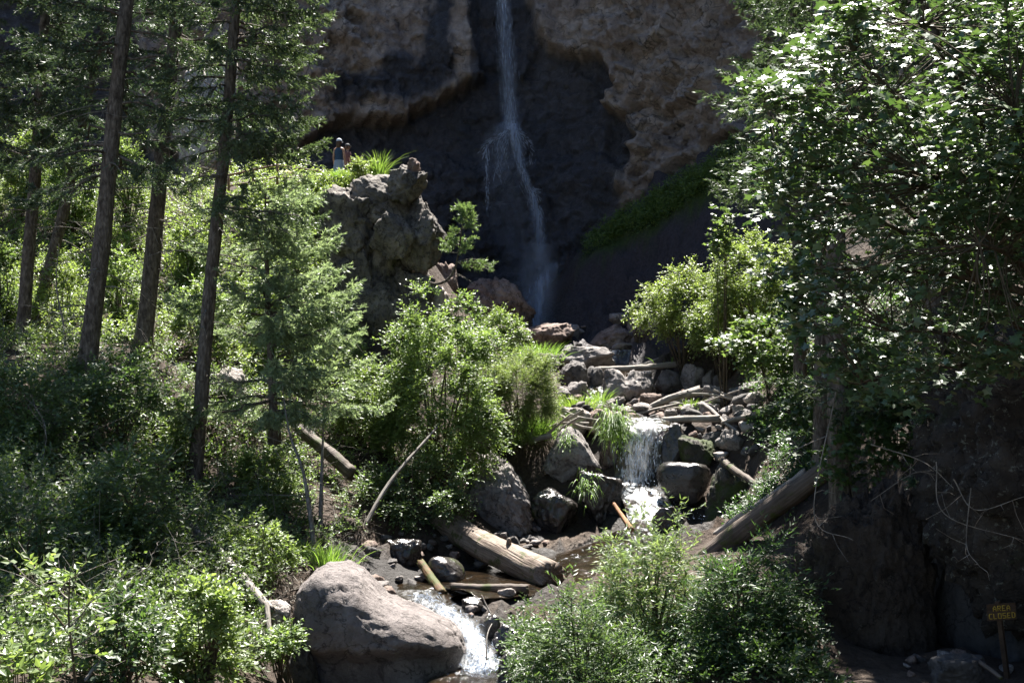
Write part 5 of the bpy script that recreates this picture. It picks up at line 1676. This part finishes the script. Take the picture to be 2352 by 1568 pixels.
# ------------------------------------------------------------------ the big maple on the right
rng = np.random.default_rng(12)
mb = np.array(gbase(2470, 1150, 12.8))
maple = empty('maple_tree', tuple(mb), 'big maple with layered glossy leaves filling the upper right', 'maple tree')
fork = np.array(P(2440, 640, 11.8))
limbs = []
for tgt in [(1960, 120, 10.5), (1760, 240, 10.2), (1800, 420, 11.5), (2120, 60, 10), (2280, -120, 10.5), (1880, 620, 10.8), (2050, 760, 9.8), (2330, 250, 9), (2150, 420, 9.2), (2000, 330, 12), (2250, 560, 8.8), (1980, 880, 9.8), (2420, 400, 10), (1850, 60, 13)]:
    e = np.array(P(*tgt))
    pth = bez(mb + (fork - mb) * rng.uniform(.45, 1.0) + rng.normal(0, .03, 3), e, np.array([.1, .1, .35]) + rng.normal(0, .12, 3), 12)
    limbs.append((pth, np.linspace(.05, .010, 12)))
LP = np.vstack([l[0] for l in limbs])
MAPLE_AREA = [(1960, -60), (1900, 40), (1830, 110), (1770, 165), (1712, 200), (1726, 260), (1716, 330), (1760, 430), (1720, 520), (1800, 640), (1850, 760), (1900, 880), (1990, 920), (2100, 930), (2260, 880), (2400, 900), (2420, -60)]
area = np.array(MAPLE_AREA)
cl = []
while len(cl) < 760:
    q = rng.uniform([1690, -60], [2420, 940])
    if poly_sd(np.array([q[0]]), np.array([q[1]]), area)[0] < 12:
        continue
    if q[1] > 640 and rng.random() < .45:
        continue
    if fbm(np.array([[q[0] / 95, q[1] / 62, 3.0]]), 3, 5)[0] < -.06 and rng.random() < .8:
        continue
    edge = poly_sd(np.array([q[0]]), np.array([q[1]]), area)[0]
    cl.append(P(q[0], q[1], rng.uniform(8.6, 10.8 + min(edge, 150) / 45)))
cl = np.array(cl)
near = np.array([LP[np.argmin(((LP - c) ** 2).sum(1))] for c in cl])
od = cl - near
od /= np.linalg.norm(od, axis=1)[:, None] + 1e-9
(V, T), (ta, tb) = sprays(rng, cl, od * .5 + np.array([-.35, -.2, .1]), 5, 6, .27, .078, 'maple', droop=.1, up=1.15, flat=.6)
link('crown', mesh_np('crown', V - mb, tris=T, mat=LEAF['maple'], smooth=False), maple)
tb_ = [tube_np(l[0], l[1], 8, 0, 0, False) for l in limbs]
for c, nr_ in zip(cl, near):
    tb_.append(tube_np(bez(nr_, c, rng.normal(0, .08, 3), 6), np.linspace(.008, .003, 6), 4, 0, 0, False))
tb_.append(fast_twigs(ta, tb, .0022))
V, Q, T = join(tb_)
link('branches', mesh_np('branches', V - mb, quads=Q, mat=STEM), maple)
tr = bez(mb, fork, np.array([.12, .1, 0]), 14)
V, Q, T = tube_np(tr, np.linspace(.15, .09, 14), 16, 5, .07)
link('trunk', mesh_np('trunk', V - mb, tris=T, quads=Q, mat=BARK), maple)

# bare hanging twigs below the maple
hv = []
for (a, b, c) in [((1920, 900), (1870, 1180), (1960, 1240)), ((2150, 1060), (2170, 1180), (2350, 1240)), ((2190, 1100), (2240, 1170), (2352, 1140)), ((1900, 1000), (1820, 1040), (1780, 1110)), ((2000, 1020), (2120, 1060), (2190, 1120)), ((2230, 1120), (2220, 1250), (2250, 1300)), ((2140, 1080), (2090, 1090), (2000, 1150))]:
    pth = catmull([tuple(P(*a, 10.4)), tuple(P(*b, 10.2)), tuple(P(*c, 10.0))], 9)
    hv.append(tube_np(pth, np.linspace(.006, .0025, len(pth)), 5, 0, 0, False))
    for j in range(5):
        i = rng.integers(4, len(pth))
        q = pth[i] + rng.normal(0, .13, 3)
        hv.append(tube_np(np.array([pth[i], (pth[i] + q) / 2 + rng.normal(0, .02, 3), q]), [.003, .0025, .0015], 4, 0, 0, False))
V, Q, T = join(hv)
link('bare_twigs', mesh_np('bare_twigs', V - mb, quads=Q, mat=TWIG), maple)

# ------------------------------------------------------------------ right rock wall with lichen
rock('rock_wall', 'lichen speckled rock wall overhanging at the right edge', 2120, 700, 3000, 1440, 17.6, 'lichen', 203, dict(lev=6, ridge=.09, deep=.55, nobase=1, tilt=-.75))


# ------------------------------------------------------------------ saplings
def sapling(name, label, pts, w0, leafy, seed, leaf=.1, tw=10):
    rng = np.random.default_rng(seed)
    pth = catmull([tuple(P(*q)) for q in pts], 8)
    b = pth[0].copy()
    d0 = pts[0][2]
    root = empty(name, tuple(b), label, 'sapling')
    V, Q, T = tube_np(pth, np.linspace(w0 / 2 / F * d0, .006, len(pth)), 9, seed, .05)
    link('trunk', mesh_np('trunk', V - b, tris=T, quads=Q, mat=STEM if leafy else TWIG), root)
    br = []
    ends = []
    for k in range(tw):
        i = rng.integers(int(len(pth) * .3), len(pth))
        e = pth[i] + np.array([rng.normal(0, .4), rng.normal(0, .3), rng.uniform(-.1, .4)]) * (.45 if leafy else 1)
        br.append(tube_np(bez(pth[i], e, rng.normal(0, .08, 3), 6), np.linspace(.008, .003, 6), 5, 0, 0, False))
        ends.append(e)
        for j in range(3):
            q = e + rng.normal(0, .15, 3)
            br.append(tube_np(np.array([e, (e + q) / 2 + rng.normal(0, .03, 3), q]), [.004, .003, .002], 4, 0, 0, False))
    V, Q, T = join(br)
    link('branches', mesh_np('branches', V - b, quads=Q, mat=TWIG), root)
    if leafy:
        c = np.vstack([np.array(ends), pth[-3:]])
        (V, T), _ = sprays(rng, c, np.tile([[0, 0, .5]], (len(c), 1)), 2, 7, .22, leaf, 'oval')
        link('foliage', mesh_np('foliage', V - b, tris=T, mat=LEAF['bright'], smooth=False), root)


sapling('bare_sapling', 'straight bare grey sapling standing on the cut bank', [(735, 1250, 25.5), (738, 1120, 26), (742, 1000, 26.5), (746, 880, 27)], 13, False, 901)
sapling('bare_sapling', 'crooked bare sapling leaning left of the straight one', [(726, 1286, 24), (708, 1150, 24.4), (694, 1075, 24.6), (664, 990, 25), (648, 880, 25.4)], 13, False, 902, tw=14)
sapling('leafy_sapling', 'slim sunlit sapling with a tuft of big leaves at lower left', [(176, 1600, 9.2), (166, 1500, 9.2), (158, 1420, 9.2), (160, 1330, 9.2)], 7, True, 903, .085, 7)
sapling('leafy_sapling', 'short leaning leafy shoot left of the slim sapling', [(150, 1440, 9.4), (110, 1390, 9.4), (70, 1320, 9.4)], 5, True, 904, .085, 5)
sapling('bare_sapling', 'thin dark sapling stems between the two left trunks', [(150, 860, 29), (148, 760, 29), (130, 660, 29), (135, 560, 29)], 8, False, 905, tw=10)

# ------------------------------------------------------------------ handrail on the ledge
RAIL = mat_plain('rusty_brown_paint', (0.26, 0.15, 0.10), .6)
fen = empty('handrail', gbase(637, 415, 41.4), 'brown pipe handrail along the ledge path behind the spruce', 'fence')
fo_ = np.array(fen.location)
posts = [(525, 400, 437, 41.4), (581, 387, 428, 41.4), (637, 377, 420, 41.4), (756, 394, 416, 41.4)]
for (x, yt, yb, d) in posts:
    V, Q, T = tube_np(np.array([P(x, yb + 14, d), P(x, (yt + yb) / 2, d), P(x, yt, d)]), [.045] * 3, 10, 0)
    link('post', mesh_np('post', V - fo_, tris=T, quads=Q, mat=RAIL), fen)
for (a, b, r) in [((525, 403, 41.4), (581, 390, 41.4), .036), ((581, 390, 41.4), (637, 379, 41.4), .036), ((637, 380, 41.4), (756, 396, 41.4), .026), ((525, 428, 41.4), (581, 418, 41.4), .03), ((581, 418, 41.4), (637, 407, 41.4), .03), ((637, 407, 41.4), (756, 410, 41.4), .022)]:
    V, Q, T = tube_np(np.array([P(*a), P(*b)]), [r, r], 8, 0)
    link('rail', mesh_np('rail', V - fo_, tris=T, quads=Q, mat=RAIL), fen)

# white umbel flowers beside the rail
fl = empty('flower_plant', gbase(652, 420, 42.0), 'white flower heads beside the handrail post', 'flower')
fb = np.array(fl.location)
rng = np.random.default_rng(5)
for (x, y, r) in [(650, 397, .17), (660, 395, .13), (655, 409, .10)]:
    c = np.array(P(x, y, 42.0))
    n = 170
    q = rng.normal(0, 1, (n, 3)) * np.array([r * .5, r * .5, r * .18])
    V, T = leaves('oval', c + q, rng.normal(0, 1, (n, 3)) * np.array([1, 1, .2]), np.tile([[0, 0, 1.0]], (n, 1)) + rng.normal(0, .3, (n, 3)), np.full(n, .07))
    link('flower_head', mesh_np('flower_head', V - fb, tris=T, mat=LEAF['white'], smooth=False), fl)
    V, Q, T = tube_np(np.array([fb, (fb + c) / 2 + np.array([.03, 0, 0]), c]), [.012, .01, .008], 6, 0)
    link('stalk', mesh_np('stalk', V - fb, tris=T, quads=Q, mat=STEM), fl)

# ------------------------------------------------------------------ sign
SIGNW = mat_wood('brown_sign_wood', (0.045, 0.026, 0.015), (0.085, 0.05, 0.028), grain=(2, 20, 20))
YEL = mat_plain('yellow_routed_letters', (0.40, 0.26, 0.035), .7)
sg = P(2300, 1404, 16.6)
sign = empty('wooden_sign', (P(2326, 1640, 16.6).x, sg.y, P(2326, 1640, 16.6).z), 'brown wooden sign on a post reading AREA CLOSED in yellow letters', 'sign')
so = np.array(sign.location)


def boxm(name, sx, sy, sz, c, mat, parent, rot=0.0, bev=.006):
    bm = bmesh.new()
    bmesh.ops.create_cube(bm, size=1.0)
    bmesh.ops.scale(bm, vec=(sx, sy, sz), verts=bm.verts)
    bmesh.ops.bevel(bm, geom=bm.edges[:], offset=bev, segments=2, affect='EDGES')
    me = bpy.data.meshes.new(name)
    bm.to_mesh(me)
    bm.free()
    me.materials.append(mat)
    return link(name, me, parent, tuple(c), (0, rot, 0))


bw, bh = 66 / F * 16.6, 38 / F * 16.6
TIL = -math.radians(4)
board = boxm('board', bw, .035, bh, np.array(sg) - so, SIGNW, sign, TIL)
ptop, pbot = np.array(P(2294, 1382, 16.6)), np.array(P(2330, 1660, 16.6))
V, Q, T = tube_np(np.array([pbot, (ptop + pbot) / 2, ptop]) + np.array([0, .045, 0]), [.045, .044, .042], 4, 0)
link('post', mesh_np('post', V - so, tris=T, quads=Q, mat=SIGNW, smooth=False), sign)
GLY = {'A': [((0, 0), (.0, .6)), ((0, .6), (.3, 1)), ((.3, 1), (.6, .6)), ((.6, .6), (.6, 0)), ((0, .4), (.6, .4))], 'R': [((0, 0), (0, 1)), ((0, 1), (.55, 1)), ((.55, 1), (.6, .55)), ((.6, .55), (0, .5)), ((.25, .5), (.62, 0))],
       'E': [((0, 0), (0, 1)), ((0, 1), (.58, 1)), ((0, .5), (.45, .5)), ((0, 0), (.58, 0))], 'C': [((.6, 1), (.15, 1)), ((.15, 1), (0, .8)), ((0, .8), (0, .2)), ((0, .2), (.15, 0)), ((.15, 0), (.6, 0))],
       'L': [((0, 1), (0, 0)), ((0, 0), (.58, 0))], 'O': [((0, 0), (0, 1)), ((0, 1), (.6, 1)), ((.6, 1), (.6, 0)), ((.6, 0), (0, 0))], 'S': [((.6, 1), (0, 1)), ((0, 1), (0, .52)), ((0, .52), (.6, .48)), ((.6, .48), (.6, 0)), ((.6, 0), (0, 0))],
       'D': [((0, 0), (0, 1)), ((0, 1), (.42, 1)), ((.42, 1), (.6, .78)), ((.6, .78), (.6, .22)), ((.6, .22), (.42, 0)), ((.42, 0), (0, 0))]}
gl = []
for word, zc in (('AREA', .052), ('CLOSED', -.052)):
    hh = .066
    adv = .064
    x = -adv * len(word) / 2 + .010
    for ch in word:
        for (p0, p1) in GLY[ch]:
            A = np.array([x + p0[0] * hh * 1.0, -.020, zc - hh / 2 + p0[1] * hh])
            B = np.array([x + p1[0] * hh * 1.0, -.020, zc - hh / 2 + p1[1] * hh])
            dv_ = (B - A) / np.linalg.norm(B - A)
            gl.append(tube_np(np.array([A - dv_ * .003, B + dv_ * .003]), [.0065, .0065], 6, 0))
        x += adv
V, Q, T = join(gl)
lt = link('lettering', mesh_np('lettering', V, tris=T, quads=Q, mat=YEL), board)


# ------------------------------------------------------------------ two hikers on the ledge
SKIN = mat_plain('skin', (0.50, 0.29, 0.20), .55)
NAVY = mat_plain('navy_top', (0.035, 0.07, 0.13), .8)
HAIR = mat_plain('brown_hair', (0.10, 0.055, 0.03), .6)
CAPW = mat_plain('white_blue_cap', (0.55, 0.60, 0.68), .7)
CAPD = mat_plain('dark_cap', (0.05, 0.05, 0.055), .7)
TEE = mat_plain('maroon_tee', (0.16, 0.075, 0.07), .8)
DARK = mat_plain('dark_shorts', (0.03, 0.03, 0.035), .8)
SHOE = mat_plain('shoe', (0.08, 0.075, 0.07), .8)


def mat_skirt():
    m, nt, out = nodes_of('striped_skirt')
    co = objcoord(nt)
    w = nt.nodes.new('ShaderNodeTexWave')
    w.inputs['Scale'].default_value = 9.0
    w.bands_direction = 'X'
    nt.links.new(co, w.inputs['Vector'])
    principled(nt, out, ramp(nt, w.outputs[0], [(.45, (.16, .22, .30)), (.55, (.42, .47, .54))]), .85, None, .2)
    return m


def skin_body(name, joints, edges, parent, mat, subd=2):
    me = bpy.data.meshes.new(name)
    me.from_pydata([j[:3] for j in joints], edges, [])
    me.materials.append(mat)
    o = link(name, me, parent)
    o.modifiers.new('skin', 'SKIN')
    lay = me.skin_vertices[0].data
    for k, j in enumerate(joints):
        lay[k].radius = (j[3], j[4] if len(j) > 4 else j[3])
    lay[0].use_root = True
    sub = o.modifiers.new('sub', 'SUBSURF')
    sub.levels = sub.render_levels = subd
    for p_ in me.polygons:
        p_.use_smooth = True
    return o


def loft(name, rings, parent, mat, sides=22):
    """rings: (cx, cy, z, rx, ry)"""
    an = np.linspace(0, 2 * math.pi, sides, endpoint=False)
    V = np.vstack([np.column_stack([c[0] + c[3] * np.cos(an), c[1] + c[4] * np.sin(an), np.full(sides, c[2])]) for c in rings])
    qi = np.arange(len(rings) * sides).reshape(len(rings), sides)
    Q = np.stack([qi[:-1], np.roll(qi, -1, 1)[:-1], np.roll(qi, -1, 1)[1:], qi[1:]], 2).reshape(-1, 4)
    return link(name, mesh_np(name, V, quads=Q, mat=mat), parent)


def person(label, base, yaw, scale, arms, top, top_mat, cap_mat, long_hair):
    root = empty('person', base, label, 'person', 'hikers on the ledge')
    root.rotation_euler = (0, 0, yaw)
    root.scale = (scale,) * 3
    J = [(0, 0, .93, .135, .10), (0, 0, 1.10, .115, .09), (0, .01, 1.28, .135, .10), (0, .01, 1.40, .12, .075), (0, .0, 1.47, .05, .05), (0, -.02, 1.53, .055, .06), (0, -.02, 1.60, .075, .092), (0, -.015, 1.68, .068, .085),
         (.085, 0, .86, .085), (.09, -.01, .48, .058), (.09, .02, .09, .04), (.09, -.12, .03, .038), (-.085, 0, .86, .085), (-.09, .02, .48, .058), (-.09, .04, .09, .04), (-.09, -.10, .03, .038)]
    E = [(0, 1), (1, 2), (2, 3), (3, 4), (4, 5), (5, 6), (6, 7), (0, 8), (8, 9), (9, 10), (10, 11), (0, 12), (12, 13), (13, 14), (14, 15)]
    for sx in (1, -1):
        k = len(J)
        fwd = arms[0 if sx > 0 else 1]
        J += [(sx * .165, .01, 1.37, .048), (sx * .205, .02 - fwd * .06, 1.10, .038), (sx * .215, -.04 - fwd * .16, .86, .026), (sx * .212, -.06 - fwd * .20, .79, .026, .036)]
        E += [(3, k), (k, k + 1), (k + 1, k + 2), (k + 2, k + 3)]
        h = k + 3
        for f in range(4):       # fingers, slightly curled, and a thumb from the side of the palm
            m = len(J)
            yy = -.06 - fwd * .20 + (f - 1.5) * .019
            ll = (.06, .072, .075, .064)[f]
            J += [(sx * .212, yy, .755, .009), (sx * .208, yy - .004, .755 - ll * .55, .0085), (sx * .196, yy - .006, .755 - ll, .007)]
            E += [(h, m), (m, m + 1), (m + 1, m + 2)]
        m = len(J)
        J += [(sx * .20, -.105 - fwd * .20, .78, .010), (sx * .192, -.118 - fwd * .20, .745, .009)]
        E += [(h, m), (m, m + 1)]
    body = skin_body('body', J, E, root, SKIN)
    # face: nose, eyes, ears (facing -y)
    bmf = bmesh.new()
    for (c, r, sc) in [((0, -.118, 1.595), .016, (1, 1.2, 1.3)), ((.032, -.10, 1.625), .011, (1.3, .6, .8)), ((-.032, -.10, 1.625), .011, (1.3, .6, .8)), ((0, -.104, 1.548), .016, (1.6, .5, .45)), ((.083, 0, 1.61), .022, (.4, .9, 1.2)), ((-.083, 0, 1.61), .022, (.4, .9, 1.2))]:
        g = bmesh.ops.create_icosphere(bmf, subdivisions=2, radius=r)
        bmesh.ops.scale(bmf, vec=sc, verts=g['verts'])
        bmesh.ops.translate(bmf, vec=c, verts=g['verts'])
    me = bpy.data.meshes.new('face')
    bmf.to_mesh(me)
    bmf.free()
    me.materials.append(SKIN)
    link('face', me, root)
    if long_hair:
        loft('hair', [(0, .035, 1.36, .03, .02), (0, .055, 1.42, .07, .045), (0, .05, 1.50, .085, .07), (0, .02, 1.58, .093, .098), (0, .0, 1.66, .09, .10), (0, -.01, 1.72, .06, .07), (0, -.01, 1.735, .01, .01)], root, HAIR)
    else:
        loft('hair', [(0, .03, 1.53, .06, .06), (0, .02, 1.60, .088, .092), (0, .0, 1.67, .084, .096), (0, -.01, 1.73, .02, .02)], root, HAIR)
    cap = loft('cap', [(0, -.01, 1.655, .098, .112), (0, -.01, 1.69, .096, .110), (0, -.01, 1.735, .076, .088), (0, -.01, 1.76, .035, .04), (0, -.01, 1.765, .004, .004)], root, cap_mat)
    brim = mesh_np('brim', np.array([[-.085, -.085, 1.668], [-.07, -.175, 1.655], [0, -.205, 1.65], [.07, -.175, 1.655], [.085, -.085, 1.668], [-.085, -.085, 1.656], [-.07, -.175, 1.643], [0, -.205, 1.638], [.07, -.175, 1.643], [.085, -.085, 1.656]]),
                   tris=None, quads=[[0, 1, 3, 4], [9, 8, 6, 5], [0, 5, 6, 1], [3, 8, 9, 4], [1, 6, 7, 2], [2, 7, 8, 3]], mat=cap_mat)
    link('brim', brim, cap)
    if top == 'tank':
        loft('top', [(0, 0, .90, .165, .125), (0, 0, 1.0, .158, .118), (0, 0, 1.12, .142, .11), (0, .01, 1.25, .158, .118), (0, .01, 1.34, .15, .105), (0, .01, 1.41, .115, .085), (0, .01, 1.44, .075, .065)], root, top_mat)
        loft('skirt', [(0, 0, .40, .235, .20), (0, 0, .55, .22, .18), (0, 0, .75, .20, .155), (0, 0, .90, .175, .135), (0, 0, .98, .162, .122)], root, mat_skirt())
    else:
        loft('tee', [(0, 0, .84, .172, .13), (0, 0, 1.0, .165, .125), (0, 0, 1.14, .158, .12), (0, .01, 1.27, .172, .125), (0, .01, 1.37, .165, .11), (0, .01, 1.43, .11, .085), (0, .01, 1.46, .07, .065)], root, top_mat)
        for sx in (1, -1):
            loft('sleeve', [(sx * .20, .015, 1.17, .058, .062), (sx * .185, .01, 1.28, .062, .068), (sx * .15, .01, 1.40, .05, .06)], root, top_mat)
            loft('shorts_leg', [(sx * .09, 0, .46, .095, .10), (sx * .088, 0, .65, .10, .108), (sx * .08, 0, .88, .10, .115)], root, DARK)
    for sx in (1, -1):
        yy = -.06 if sx > 0 else -.04
        loft('shoe', [(sx * .09, yy, -.005, .045, .13), (sx * .09, yy, .03, .05, .135), (sx * .09, yy + .03, .07, .045, .09), (sx * .09, yy + .05, .11, .045, .05)], root, SHOE)
    return root


pz = P(778, 432, 42.6)
person('hiker in blue sleeveless top, striped skirt and pale cap seen from behind', (pz.x, pz.y, pz.z), math.radians(165), 1.02, (.2, .1), 'tank', NAVY, CAPW, True)
pz = P(797, 432, 43.4)
person('hiker in maroon shirt and dark cap half hidden behind the other hiker', (pz.x, pz.y, pz.z), math.radians(130), .93, (.5, .2), 'tee', TEE, CAPD, False)
